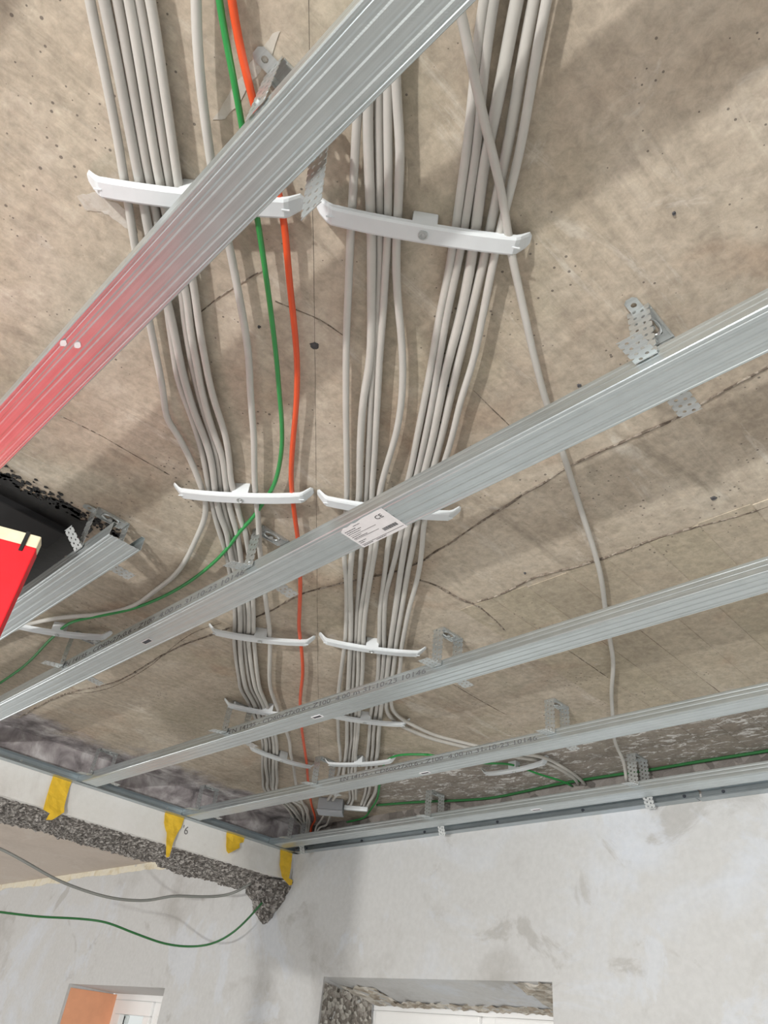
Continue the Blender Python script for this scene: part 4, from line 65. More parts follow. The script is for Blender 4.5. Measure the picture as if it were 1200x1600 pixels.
# ------------------------------------------------------------------ materials
def mat(name):
    m = bpy.data.materials.new(name); m.use_nodes = True
    nt = m.node_tree; b = nt.nodes['Principled BSDF']
    return m, nt, b
def N(nt, t, **k):
    n = nt.nodes.new(t)
    for a, v in k.items():
        setattr(n, a, v)
    return n
IN_PLACE = []
def coords(nt, scale=(1, 1, 1), rot=(0, 0, 0), kind='Object'):
    if nt in IN_PLACE: tc, kind = N(nt, 'ShaderNodeNewGeometry'), 'Position'
    else: tc = N(nt, 'ShaderNodeTexCoord')
    mp = N(nt, 'ShaderNodeMapping')
    mp.inputs['Scale'].default_value = scale; mp.inputs['Rotation'].default_value = rot
    nt.links.new(tc.outputs[kind], mp.inputs['Vector'])
    return mp.outputs['Vector']
def noise_tex(nt, vec, scale, detail=4, rough=0.6, dist=0.0):
    n = N(nt, 'ShaderNodeTexNoise')
    n.inputs['Scale'].default_value = scale; n.inputs['Detail'].default_value = detail
    n.inputs['Roughness'].default_value = rough; n.inputs['Distortion'].default_value = dist
    nt.links.new(vec, n.inputs['Vector'])
    return n.outputs['Fac']
def ramp(nt, fac, stops):
    r = N(nt, 'ShaderNodeValToRGB')
    e = r.color_ramp.elements
    e[0].position, e[0].color = stops[0][0], (*stops[0][1], 1)
    e[1].position, e[1].color = stops[-1][0], (*stops[-1][1], 1)
    for p, c in stops[1:-1]:
        x = e.new(p); x.color = (*c, 1)
    nt.links.new(fac, r.inputs['Fac'])
    return r.outputs['Color']
def mix(nt, fac, a, b, mode='MIX'):
    n = N(nt, 'ShaderNodeMix', data_type='RGBA', blend_type=mode)
    for sock, v in ((n.inputs[0], fac), (n.inputs[6], a), (n.inputs[7], b)):
        if hasattr(v, 'is_output'):
            nt.links.new(v, sock)
        elif isinstance(v, (int, float)):
            sock.default_value = v
        else:
            sock.default_value = (*v, 1)
    return n.outputs[2]
def math_node(nt, op, a, b=None, c=None, clamp=False):
    n = N(nt, 'ShaderNodeMath', operation=op); n.use_clamp = clamp
    for i, v in enumerate((a, b, c)):
        if v is None: continue
        if hasattr(v, 'is_output'): nt.links.new(v, n.inputs[i])
        else: n.inputs[i].default_value = v
    return n.outputs[0]
def bump(nt, b, h, strength=0.3, dist=0.01, prev=None):
    n = N(nt, 'ShaderNodeBump'); n.inputs['Strength'].default_value = strength; n.inputs['Distance'].default_value = dist
    nt.links.new(h, n.inputs['Height'])
    if prev is not None: nt.links.new(prev, n.inputs['Normal'])
    nt.links.new(n.outputs['Normal'], b.inputs['Normal'])
    return n.outputs['Normal']
def smooth(nt, v, lo, hi):
    n = N(nt, 'ShaderNodeMapRange', interpolation_type='SMOOTHSTEP')
    n.inputs['From Min'].default_value = lo; n.inputs['From Max'].default_value = hi
    nt.links.new(v, n.inputs['Value'])
    return n.outputs['Result']
G3 = lambda v: (v, v, v)

def mat_ceiling(name='cast_concrete_ceiling', board=False):
    m, nt, b = mat(name)
    IN_PLACE.append(nt)
    v = coords(nt)
    sep = N(nt, 'ShaderNodeSeparateXYZ'); nt.links.new(v, sep.inputs[0])
    X, Y = sep.outputs['X'], sep.outputs['Y']
    big = noise_tex(nt, v, 2.6, 6, .62, .4)
    col = ramp(nt, big, [(.28, (.30, .243, .185)), (.44, (.44, .372, .292)), (.58, (.53, .46, .37)), (.72, (.61, .555, .465))])
    mid = noise_tex(nt, v, 14, 6, .7, .3)
    col = mix(nt, .42, col, ramp(nt, mid, [(.3, (.33, .275, .215)), (.5, (.48, .415, .335)), (.7, (.62, .56, .475))]), 'MIX')
    # board grain printed in the concrete, running along y
    g = coords(nt, (90, 5, 1))
    grain = noise_tex(nt, g, 1.0, 5, .65, .6)
    col = mix(nt, math_node(nt, 'MULTIPLY', smooth(nt, noise_tex(nt, coords(nt, (1, 1, 1), (0, 0, .9)), 4.0, 3, .6), .42, .62), .20), col, ramp(nt, grain, [(.35, G3(.25)), (.62, G3(.75))]), 'OVERLAY')
    # scuffs and lime streaks dragged along the boards
    sc = smooth(nt, noise_tex(nt, coords(nt, (16, 3.0, 1), (0, 0, .12)), 1.0, 7, .72, .8), .57, .68)
    col = mix(nt, math_node(nt, 'MULTIPLY', sc, .55), col, (.66, .62, .55))
    dk = smooth(nt, noise_tex(nt, coords(nt, (7, 2.2, 1), (0, 0, -.25)), 1.0, 7, .7, 1.0), .56, .70)
    col = mix(nt, math_node(nt, 'MULTIPLY', dk, .62), col, (.30, .255, .20))
    # olive damp tint
    ol = smooth(nt, noise_tex(nt, coords(nt, (1, 1, 1), (0, 0, 1.7)), 2.0, 4, .6, .6), .50, .68)
    col = mix(nt, math_node(nt, 'MULTIPLY', ol, .45), col, (.40, .36, .255))
    if board:
        oi = N(nt, 'ShaderNodeObjectInfo')
        col = mix(nt, .55, col, ramp(nt, oi.outputs['Random'], [(0, (.32, .275, .195)), (.35, (.46, .395, .30)), (.65, (.39, .34, .24)), (1, (.55, .48, .385))]))
    # rusty brown stains
    st = smooth(nt, noise_tex(nt, coords(nt, (1, 1, 1), (0, 0, .6)), 3.4, 3, .6, .8), .56, .74)
    col = mix(nt, math_node(nt, 'MULTIPLY', st, .55), col, (.42, .30, .215))
    # lime bloom
    wl = smooth(nt, noise_tex(nt, coords(nt, (1, 1, 1), (0, 0, 2.1)), 5.5, 6, .72, 1.2), .62, .74)
    col = mix(nt, math_node(nt, 'MULTIPLY', wl, .45), col, (.70, .67, .62))
    # mottled grey skim coat by the beam
    wob = math_node(nt, 'MULTIPLY_ADD', noise_tex(nt, v, 7, 5, .65), .45, X)
    zone = smooth(nt, wob, -2.08, -2.22)
    mot = ramp(nt, noise_tex(nt, v, 13, 5, .6, .5), [(.33, (.16, .145, .15)), (.5, (.36, .33, .335)), (.66, (.62, .60, .60))])
    col = mix(nt, zone, col, mot)
    # plaster splashes along the back wall
    fl = math_node(nt, 'MULTIPLY', smooth(nt, noise_tex(nt, coords(nt, (26, 48, 1)), 1.0, 6, .75, .8), .53, .60), .95)
    fz = smooth(nt, math_node(nt, 'MULTIPLY_ADD', noise_tex(nt, v, 9, 3, .6), .16, Y), 1.68, 1.86)
    fx = smooth(nt, X, -2.05, -1.85)
    col = mix(nt, math_node(nt, 'MULTIPLY', math_node(nt, 'MULTIPLY', fz, .55), fx), col, (.25, .23, .22))
    col = mix(nt, math_node(nt, 'MULTIPLY', math_node(nt, 'MULTIPLY', fl, fz), fx), col, (.82, .81, .79))
    # blow holes
    vo = N(nt, 'ShaderNodeTexVoronoi'); vo.inputs['Scale'].default_value = 105
    nt.links.new(v, vo.inputs['Vector'])
    size = noise_tex(nt, v, 7, 3, .6)
    thr = math_node(nt, 'MULTIPLY', smooth(nt, size, .36, .72), .23)
    hole = math_node(nt, 'LESS_THAN', vo.outputs['Distance'], thr)
    sepc = N(nt, 'ShaderNodeSeparateColor'); nt.links.new(vo.outputs['Color'], sepc.inputs[0])
    hole = math_node(nt, 'MULTIPLY', hole, math_node(nt, 'GREATER_THAN', sepc.outputs[0], .60))
    col = mix(nt, math_node(nt, 'MULTIPLY', hole, .8), col, (.13, .11, .095))
    fine = noise_tex(nt, v, 75, 5, .7, .3)
    col = mix(nt, .30, col, ramp(nt, fine, [(.34, G3(.22)), (.66, G3(.78))]), 'OVERLAY')
    nt.links.new(col, b.inputs['Base Color'])
    b.inputs['Roughness'].default_value = .85
    h = math_node(nt, 'ADD', math_node(nt, 'MULTIPLY', grain, .5), math_node(nt, 'ADD', math_node(nt, 'MULTIPLY', mid, .9), math_node(nt, 'MULTIPLY', hole, -1.0)))
    bump(nt, b, h, .35, .004)
    return m

def mat_plaster(name, base, dark, cool, scale=2.2, patch=.62):
    m, nt, b = mat(name)
    v = coords(nt)
    a = noise_tex(nt, v, scale, 7, .6, .5)
    col = ramp(nt, a, [(.32, dark), (.47, base), (.56, base), (.72, cool)])
    p = smooth(nt, noise_tex(nt, coords(nt, (1, 1, 1.3), (0, .5, .2)), scale * 1.5, 8, .62, .9), patch - .03, patch + .05)
    col = mix(nt, math_node(nt, 'MULTIPLY', p, .85), col, dark)
    p2 = smooth(nt, noise_tex(nt, coords(nt, (1, 1, 1), (.3, .1, 1.2)), scale * 1.1, 7, .66, .6), .56, .62)
    col = mix(nt, math_node(nt, 'MULTIPLY', p2, .6), col, cool)
    f = noise_tex(nt, v, 60, 4, .6)
    col = mix(nt, .10, col, ramp(nt, f, [(.35, G3(.3)), (.65, G3(.7))]), 'OVERLAY')
    nt.links.new(col, b.inputs['Base Color'])
    b.inputs['Roughness'].default_value = .8
    bump(nt, b, math_node(nt, 'ADD', f, math_node(nt, 'MULTIPLY', a, 3)), .22, .003)
    return m

def mat_rough(name, c0, c1, c2, scale=55):
    m, nt, b = mat(name)
    v = coords(nt)
    vo = N(nt, 'ShaderNodeTexVoronoi'); vo.inputs['Scale'].default_value = scale
    nt.links.new(v, vo.inputs['Vector'])
    n = noise_tex(nt, v, scale * .7, 6, .75)
    sc = N(nt, 'ShaderNodeSeparateColor'); nt.links.new(vo.outputs['Color'], sc.inputs[0])
    f = math_node(nt, 'MULTIPLY_ADD', sc.outputs[0], .45, math_node(nt, 'MULTIPLY', n, .62))
    col = ramp(nt, f, [(.25, c0), (.52, c1), (.78, c2)])
    nt.links.new(col, b.inputs['Base Color'])
    b.inputs['Roughness'].default_value = .95
    bump(nt, b, math_node(nt, 'ADD', n, vo.outputs['Distance']), .9, .008)
    return m

def mat_galv(name, col=(.60, .625, .63), rough=.34, knurl=True, dark=.0):
    m, nt, b = mat(name)
    v = coords(nt)
    st = noise_tex(nt, coords(nt, (3, 260, 260)), 1, 4, .6)
    sp = noise_tex(nt, v, 30, 4, .6)
    c = mix(nt, .5, col, ramp(nt, st, [(.3, tuple(x * .72 for x in col)), (.7, tuple(min(1, x * 1.2) for x in col))]))
    c = mix(nt, .25, c, ramp(nt, sp, [(.3, tuple(x * .8 for x in col)), (.7, tuple(min(1, x * 1.12) for x in col))]))
    nt.links.new(c, b.inputs['Base Color'])
    b.inputs['Metallic'].default_value = .88
    r = math_node(nt, 'MULTIPLY_ADD', st, .22, rough - .06)
    nt.links.new(r, b.inputs['Roughness'])
    if knurl:
        sep = N(nt, 'ShaderNodeSeparateXYZ'); nt.links.new(v, sep.inputs[0])
        sx = math_node(nt, 'SINE', math_node(nt, 'MULTIPLY', sep.outputs['X'], 2200))
        sy = math_node(nt, 'SINE', math_node(nt, 'MULTIPLY', math_node(nt, 'ADD', sep.outputs['Y'], sep.outputs['Z']), 2200))
        kn = math_node(nt, 'MULTIPLY', sx, sy)
        band = math_node(nt, 'SINE', math_node(nt, 'MULTIPLY', sep.outputs['Y'], 380))
        kn = math_node(nt, 'MULTIPLY', kn, smooth(nt, band, -.3, .2))
        bump(nt, b, math_node(nt, 'ADD', math_node(nt, 'MULTIPLY', kn, .6), math_node(nt, 'MULTIPLY', st, 1.0)), .10, .0006)
    else:
        bump(nt, b, st, .10, .001)
    return m

def mat_plain(name, col, rough=.5, metal=0.0, var=.12, scale=30, bumps=.05):
    m, nt, b = mat(name)
    v = coords(nt)
    n = noise_tex(nt, v, scale, 5, .6)
    c = ramp(nt, n, [(.3, tuple(x * (1 - var) for x in col)), (.7, tuple(min(1, x * (1 + var)) for x in col))])
    nt.links.new(c, b.inputs['Base Color'])
    b.inputs['Roughness'].default_value = rough; b.inputs['Metallic'].default_value = metal
    if bumps: bump(nt, b, n, bumps, .002)
    return m

M = {}
M['ceiling'] = mat_ceiling()
M['ceilboard'] = mat_ceiling('board_marked_concrete', True)
M['wall'] = mat_plaster('grey_wall_plaster', (.52, .52, .515), (.405, .395, .38), (.555, .58, .62))
M['beamplaster'] = mat_plaster('white_beam_plaster', (.70, .69, .66), (.60, .58, .55), (.74, .73, .71), 5, .70)
M['nextceil'] = mat_plaster('beige_plaster_ceiling', (.56, .485, .42), (.50, .43, .37), (.60, .54, .48), 3, .7)
M['cream'] = mat_plaster('yellowed_plaster_band', (.68, .63, .51), (.58, .50, .35), (.70, .67, .60), 16, .6)
M['rough'] = mat_rough('broken_concrete', (.075, .066, .06), (.19, .175, .16), (.52, .49, .46), 110)
M['roughjamb'] = mat_rough('broken_jamb_concrete', (.10, .09, .075), (.30, .27, .24), (.62, .60, .55), 75)
M['chipped'] = mat_rough('chipped_plaster', (.25, .20, .15), (.40, .36, .30), (.56, .53, .48), 40)
M['fin'] = mat_rough('mortar_ridge', (.11, .085, .065), (.27, .22, .175), (.48, .42, .35), 120)
M['chalk'] = mat_plain('pencil_line', (.07, .06, .055), .9)
M['blackpatch'] = mat_plain('ragged_black', (.008, .008, .008), .45, 0, .4, 60, .3)
M['blacksteel'] = mat_plain('black_painted_steel', (.006, .006, .007), .7)
M['galv'] = mat_galv('galvanised_profile_steel', (.62, .675, .69), .28)
M['track'] = mat_galv('galvanised_track_steel', (.47, .52, .545), .36, False)
M['hanger'] = mat_galv('galvanised_hanger_steel', (.60, .625, .625), .36, False)
M['cablegrey'] = mat_plain('light_grey_cable_sheath', (.475, .46, .43), .48, 0, .06, 18, .02)
M['cablegrey2'] = mat_plain('warm_grey_cable_sheath', (.52, .505, .47), .48, 0, .06, 18, .02)
M['cabledark'] = mat_plain('dark_grey_cable_sheath', (.20, .205, .19), .5, 0, .08, 18, .02)
M['green'] = mat_plain('green_cable_sheath', (.028, .27, .065), .42, 0, .08, 18, .02)
M['darkgreen'] = mat_plain('dark_green_cable_sheath', (.02, .13, .035), .45, 0, .08, 18, .02)
M['orange'] = mat_plain('orange_cable_sheath', (.70, .085, .02), .42, 0, .08, 18, .02)
M['clip'] = mat_plain('white_clip_plastic', (.68, .715, .735), .38, 0, .03, 20, 0)
M['boxgrey'] = mat_plain('grey_box_plastic', (.36, .38, .41), .5, 0, .05)
M['ink'] = mat_plain('black_ink', (.05, .05, .055), .7, 0, .2, 300, 0)
M['pencil'] = mat_plain('grey_pencil', (.16, .15, .15), .8, 0, .2, 300, 0)
M['paper'] = mat_plain('white_label_paper', (.74, .72, .73), .6, 0, .05, 60, 0)
M['tape'] = mat_plain('yellow_tape', (.78, .50, .035), .5, 0, .10, 40, .25)
M['red'] = mat_plain('red_paint', (.72, .008, .018), .5, 0, .12, 60, .12)
M['rawwood'] = mat_plain('raw_pale_wood', (.74, .66, .47), .65, 0, .12, 60, .15)
M['greywood'] = mat_plain('added_leg_wood', (.33, .32, .30), .75, 0, .2, 20, .2)
M['pvc'] = mat_plain('white_window_frame', (.86, .86, .85), .35, 0, .02, 10, 0)
M['peach'] = mat_plain('sunlit_peach', (.78, .37, .21), .7, 0, .07, 12, .1)  # peach tone with the sunlight on the reveal coloured in
M['floor'] = mat_plain('dusty_screed_floor', (.48, .48, .475), .8, 0, .2, 4, .2)
def mat_mottle():
    m, nt, b = mat('mottled_skim_coat')
    v = coords(nt)
    c = ramp(nt, noise_tex(nt, v, 13, 5, .6, .5), [(.33, (.16, .145, .15)), (.5, (.36, .33, .335)), (.66, (.62, .60, .60))])
    nt.links.new(c, b.inputs['Base Color']); b.inputs['Roughness'].default_value = .9
    return m
M['mottle'] = mat_mottle()
M['raw'] = mat_rough('raw_wall_mortar', (.11, .10, .09), (.20, .18, .165), (.30, .275, .255), 25)
M['printink'] = mat_plain('faded_print_ink', (.11, .11, .115), .7, 0, .25, 200, 0)
M['stone'] = mat_plain('dark_aggregate', (.075, .075, .08), .7, 0, .4, 120, .3)
M['smear'] = mat_plaster('plaster_smear_white', (.56, .52, .46), (.50, .45, .38), (.64, .62, .58), 30, .6)
M['dowel'] = mat_plain('dark_drive_plug', (.05, .055, .07), .5)
def mat_glass():
    m, nt, b = mat('window_glass')
    b.inputs['Base Color'].default_value = (.9, .95, .95, 1)
    b.inputs['Roughness'].default_value = .05
    b.inputs['Transmission Weight'].default_value = 1
    b.inputs['IOR'].default_value = 1.02
    return m
M['glass'] = mat_glass()

# ------------------------------------------------------------------ helpers
def link(name, me, material, parent=None, loc=None, rot=None):
    o = bpy.data.objects.new(name, me)
    COL.objects.link(o)
    if material is not None and not me.materials:
        me.materials.append(M[material])
    if parent is not None: o.parent = parent
    if loc is not None: o.location = loc
    if rot is not None: o.rotation_euler = rot
    return o
def mesh_of(bm, name, smooth_shade=False):
    me = bpy.data.meshes.new(name)
    bmesh.ops.recalc_face_normals(bm, faces=bm.faces[:])
    bm.to_mesh(me); bm.free()
    if smooth_shade:
        for p in me.polygons: p.use_smooth = True
    return me
def empty(name, loc, rot=(0, 0, 0)):
    o = bpy.data.objects.new(name, None); COL.objects.link(o)
    o.location = loc; o.rotation_euler = rot; o.empty_display_size = .02
    return o
def tag(o, label, cat, group=None):
    o['label'] = label; o['category'] = cat
    if group: o['group'] = group
    return o
def struct(o, label=None):
    o['kind'] = 'structure'
    if label: o['label'] = label
    return o
def box(bm, x0, x1, y0, y1, z0, z1, bev=0):
    r = bmesh.ops.create_cube(bm, size=1)
    for v in r['verts']:
        v.co = Vector(((x0 + x1) / 2 + v.co.x * (x1 - x0), (y0 + y1) / 2 + v.co.y * (y1 - y0), (z0 + z1) / 2 + v.co.z * (z1 - z0)))
    if bev:
        es = list({e for v in r['verts'] for e in v.link_edges})
        bmesh.ops.bevel(bm, geom=es, offset=bev, segments=2, affect='EDGES', profile=.6)
def boxobj(name, dims, material, parent=None, bev=0):
    bm = bmesh.new(); box(bm, *dims, bev)
    return link(name, mesh_of(bm, name), material, parent)
def catmull(pts, step):
    P = [Vector(p) for p in pts]
    P = [P[0] * 2 - P[1]] + P + [P[-1] * 2 - P[-2]]
    out = []
    for i in range(1, len(P) - 2):
        p0, p1, p2, p3 = P[i - 1:i + 3]
        n = max(1, int((p2 - p1).length / step))
        def tj(a, b, t): return t + max(1e-6, (b - a).length) ** .5
        t0 = 0; t1 = tj(p0, p1, t0); t2 = tj(p1, p2, t1); t3 = tj(p2, p3, t2)
        for k in range(n):
            t = t1 + (t2 - t1) * k / n
            a1 = p0 * ((t1 - t) / (t1 - t0)) + p1 * ((t - t0) / (t1 - t0))
            a2 = p1 * ((t2 - t) / (t2 - t1)) + p2 * ((t - t1) / (t2 - t1))
            a3 = p2 * ((t3 - t) / (t3 - t2)) + p3 * ((t - t2) / (t3 - t2))
            b1 = a1 * ((t2 - t) / (t2 - t0)) + a2 * ((t - t0) / (t2 - t0))
            b2 = a2 * ((t3 - t) / (t3 - t1)) + a3 * ((t - t1) / (t3 - t1))
            out.append(b1 * ((t2 - t) / (t2 - t1)) + b2 * ((t - t1) / (t2 - t1)))
    out.append(P[-2].copy())
    return out
def relax(pts, n=2):
    for _ in range(n):
        q = [p.copy() for p in pts]
        for i in range(1, len(pts) - 1):
            q[i] = pts[i - 1] * .25 + pts[i] * .5 + pts[i + 1] * .25
        pts = q
    return pts
def tube_mesh(name, pts, r, sides=10, step=.014, soft=3):
    P = relax(catmull(pts, step), soft)
    vs, fs = [], []
    t0 = (P[1] - P[0]).normalized()
    nrm = t0.orthogonal().normalized()
    for i, p in enumerate(P):
        t = (P[min(i + 1, len(P) - 1)] - P[max(i - 1, 0)]).normalized()
        nrm = (nrm - t * nrm.dot(t)).normalized()
        bn = t.cross(nrm)
        for k in range(sides):
            a = 2 * math.pi * k / sides
            vs.append(p + nrm * (math.cos(a) * r) + bn * (math.sin(a) * r))
    for i in range(len(P) - 1):
        for k in range(sides):
            a = i * sides + k; b2 = i * sides + (k + 1) % sides
            fs.append((a, b2, b2 + sides, a + sides))
    fs.append(tuple(range(sides - 1, -1, -1)))
    fs.append(tuple(range((len(P) - 1) * sides, len(P) * sides)))
    me = bpy.data.meshes.new(name); me.from_pydata([tuple(v) for v in vs], [], fs)
    for p in me.polygons: p.use_smooth = len(p.vertices) == 4
    return me
def sweep_section(name, sec, x0, x1, th, closed=False):
    """thin sheet section (y, z) swept along x with wall thickness th"""
    n = len(sec); offs = []
    for i in range(n):
        a = Vector(sec[max(i - 1, 0)]); c = Vector(sec[min(i + 1, n - 1)])
        d = (c - a).normalized(); offs.append(Vector((-d.y, d.x)))
    ring = [Vector(p) for p in sec] + [Vector(sec[i]) + offs[i] * th for i in range(n - 1, -1, -1)]
    k = len(ring)
    vs = [(x0, p.x, p.y) for p in ring] + [(x1, p.x, p.y) for p in ring]
    fs = [(i, (i + 1) % k, k + (i + 1) % k, k + i) for i in range(k)]
    for e in (0, k):
        for i in range(n - 1):
            fs.append((e + i, e + i + 1, e + k - 2 - i, e + k - 1 - i))
    bm = bmesh.new()
    bv = [bm.verts.new(v) for v in vs]
    for f in fs:
        bm.faces.new([bv[i] for i in f])
    return mesh_of(bm, name)
def disc_mesh(name, r, h, sides=12, cross=True):
    bm = bmesh.new()
    bmesh.ops.create_cone(bm, cap_ends=True, segments=sides, radius1=r, radius2=r * .82, depth=h)
    return mesh_of(bm, name)
def text_mesh(name, body, size, thick=.00012):
    c = bpy.data.curves.new(name, 'FONT'); c.body = body; c.size = size; c.extrude = thick
    c.resolution_u = 2
    o = bpy.data.objects.new(name, c); COL.objects.link(o)
    me = bpy.data.meshes.new_from_object(o)
    bpy.data.objects.remove(o); bpy.data.curves.remove(c)
    me.name = name
    return me

# ------------------------------------------------------------------ the room shell
def rough_sheet(name, u_n, v_n, fn, amp, material, parent=None, thick=.02, freq=26, seed=0.0, edge=True):
    """a broken surface: fn(u, v) -> point, normal displaced by noise, with a skirt for thickness"""
    bm = bmesh.new(); g = []
    for i in range(u_n + 1):
        row = []
        for j in range(v_n + 1):
            p, nr = fn(i / u_n, j / v_n)
            d = noise.fractal(p * freq + Vector((seed, seed, 0)), .8, 2.0, 4) * amp
            row.append(bm.verts.new(p + nr * d))
        g.append(row)
    for i in range(u_n):
        for j in range(v_n):
            bm.faces.new((g[i][j], g[i + 1][j], g[i + 1][j + 1], g[i][j + 1]))
    p, nr = fn(.5, .5)
    if thick:
        bd = [e for e in bm.edges if e.is_boundary]
        r = bmesh.ops.extrude_edge_only(bm, edges=bd)
        for v in r['geom']:
            if isinstance(v, bmesh.types.BMVert): v.co -= nr * thick
    me = mesh_of(bm, name)
    return link(name, me, material, parent)

ceiling = struct(boxobj('ceiling', (-2.95, 1.75, -3.4, 2.30, CEIL, CEIL + .18), 'ceiling'), 'raw board-marked concrete ceiling slab with stains and blow holes')
floor = struct(boxobj('floor', (-6.6, 2.6, -4.6, 2.30, -.1, 0.0), 'floor'), 'dusty grey screed floor')

# back wall with two openings; front plane at YW, thickness WT
WT = .256
def z(v): return v + CAM_Z
O1 = (-2.304, -1.358, z(.227), z(.171))       # x0, x1, head at the front, head at the back
O2 = (-4.222, -3.320, z(.173), z(.162))
def back_wall():
    bm = bmesh.new()
    xs = [-6.6, O2[0], O2[1], O1[0], O1[1], 1.75]
    top = CEIL + .10
    def quad(*p):
        bm.faces.new([bm.verts.new(q) for q in p])
    for i in range(5):
        a, b2 = xs[i], xs[i + 1]
        hf = hb = 0.0
        if i == 1: hf, hb = O2[2], O2[3]
        if i == 3: hf, hb = O1[2], O1[3]
        quad((a, YW, hf), (b2, YW, hf), (b2, YW, top), (a, YW, top))
        quad((b2, YW + WT, hb), (a, YW + WT, hb), (a, YW + WT, top), (b2, YW + WT, top))
        if hf:
            quad((a, YW, hf), (a, YW + WT, hb), (b2, YW + WT, hb), (b2, YW, hf))
            quad((a, YW, 0), (a, YW + WT, 0), (a, YW + WT, hb), (a, YW, hf))
            quad((b2, YW + WT, 0), (b2, YW, 0), (b2, YW, hf), (b2, YW + WT, hb))
    quad((xs[0], YW, top), (xs[-1], YW, top), (xs[-1], YW + WT, top), (xs[0], YW + WT, top))
    bmesh.ops.remove_doubles(bm, verts=bm.verts[:], dist=1e-5)
    return link('wall_back', mesh_of(bm, 'wall_back'), 'wall')
wall_back = struct(back_wall(), 'patchy light grey plastered wall with two openings')

# the rest of the room, behind and beside the camera
def rear_wall():
    bm = bmesh.new(); y0, y1 = -3.75, -3.60
    box(bm, -2.6, -1.0, y0, y1, 0, CEIL); box(bm, 1.6, 2.6, y0, y1, 0, CEIL)
    box(bm, -1.0, 1.6, y0, y1, 0, .60); box(bm, -1.0, 1.6, y0, y1, 2.10, CEIL)
    return link('wall_rear', mesh_of(bm, 'wall_rear'), 'wall')
struct(rear_wall(), 'plastered wall with a wide window opening behind the camera')
struct(boxobj('wall_right', (1.75, 1.90, -3.6, YW + .2, 0, CEIL + .1), 'wall'), 'plastered wall on the right outside the frame')

# broken edges of the right-hand opening
def jamb_fn(u, v):
    return Vector((O1[0] + .004, YW + .004 + (WT - .01) * u, z(-.95) + v * (z(.212) - z(-.95))
                   - .03 * u * v)), Vector((1, 0, 0))
rough_sheet('broken_jamb', 40, 160, jamb_fn, .006, 'roughjamb', wall_back, 0)
def head_strip(x0, x1, w0, w1, seed, name='chipped_plaster'):
    def fn(u, v):
        x = x0 + (x1 - x0) * u
        lo, hi = w0, w1
        e = noise.fractal(Vector((x * 22, seed, 0)), .8, 2, 4) * .10
        t = lo + (hi - lo) * v + e * (1 - abs(2 * v - 1)) * 0 + (e if v in (0, 1) else 0)
        t = min(max(t, 0.0), 1.0)
        return Vector((x, YW + WT * t, O1[2] + (O1[3] - O1[2]) * t - .002)), Vector((0, -.2, -1)).normalized()
    return rough_sheet(name, max(8, int((x1 - x0) * 80)), 10, fn, .008, 'chipped', wall_back, 0, 40, seed)
head_strip(O1[0] + .01, O1[0] + .17, .30, 1.0, 1.0)
head_strip(O1[1] - .14, O1[1] - .005, .02, 1.0, 2.0)
head_strip(O1[0] + .15, O1[1] - .12, .78, 1.0, 3.0)
# reveal of the left-hand opening; sunlit orange put into its peach colour
bm = bmesh.new(); box(bm, O2[0], O2[0] + .004, YW + .015, YW + WT + .02, 0, O2[3] - .004)
link('sunlit_reveal', mesh_of(bm, 'sunlit_reveal'), 'peach', wall_back)
# cream band of old plaster under the next room's ceiling
def band_fn(u, v):
    x = -6.4 + (XW - .36 + 6.4) * u
    e = noise.fractal(Vector((x * 5, 3.3, 0)), .8, 2, 4) * .012 * (1 - v)
    return Vector((x, YW - .002, z(.668) + .034 * v + e)), Vector((0, -1, 0))
rough_sheet('old_plaster_band', 260, 8, band_fn, .0022, 'cream', wall_back, .003, 14)

# beam over the wide opening on the left
bm = bmesh.new()
box(bm, XW - .33, XW, -3.4, YW + .02, z(.552), CEIL + .001)
wall_left = struct(link('wall_left', mesh_of(bm, 'wall_left'), 'beamplaster'), 'white plastered beam above the wide opening on the left')
def under_fn(u, v):
    y = .35 + (YW + .02 - .35) * u
    back = .345 + .05 * noise.fractal(Vector((y * 6, 9.1, 0)), .8, 2, 5) + .035 * math.sin(y * 3.1 + 1)
    front = .003 + .012 * abs(noise.fractal(Vector((y * 18, 4.1, 0)), .8, 2, 4)) * (1 - v)
    d = front + (back - front) * v
    sag = .014 * math.sin(math.pi * min(1, v * 1.1)) + .010 * v
    sag -= .004 * (1 - v)
    return Vector((XW - d, y, z(.551) - sag)), Vector((0, 0, -1)) * min(1.0, .08 + v * 5)
rough_sheet('broken_underside', 620, 44, under_fn, .0075, 'rough', wall_left, .02, 62)
def stub_fn(u, v):
    # ragged stump of the old masonry left standing in the corner
    a = -.10 + 1.25 * u * math.pi
    r = (.15 * (1 - v) ** .75 + .016) * (1 + .25 * noise.noise(Vector((a * 2, v * 5, 1))))
    c = Vector((XW - .108 - .012 * v, YW + .016, z(.545) - .145 * v))
    return c + Vector((math.cos(a) * r * .80, -abs(math.sin(a)) * r * .75, 0)), Vector((math.cos(a), -math.sin(a), 0))
rough_sheet('masonry_stump', 70, 46, stub_fn, .010, 'rough', wall_left, 0, 48, 5)
boxobj('skim_coat', (XW, XW + .0012, -3.2, YW + .02, GRID + .020, CEIL), 'mottle', wall_left)
skewed(wall_left)
boxobj('raw_wall_strip', (-2.75, 1.7, YW - .0010, YW, GRID + .018, CEIL), 'raw', wall_back)

# ceiling of the next room
nc = struct(boxobj('ceiling_next_room', (-6.6, XW - .31, -3.4, YW + .001, z(.702), z(.702) + .12), 'nextceil'), 'lower beige plastered ceiling of the room beyond the beam')

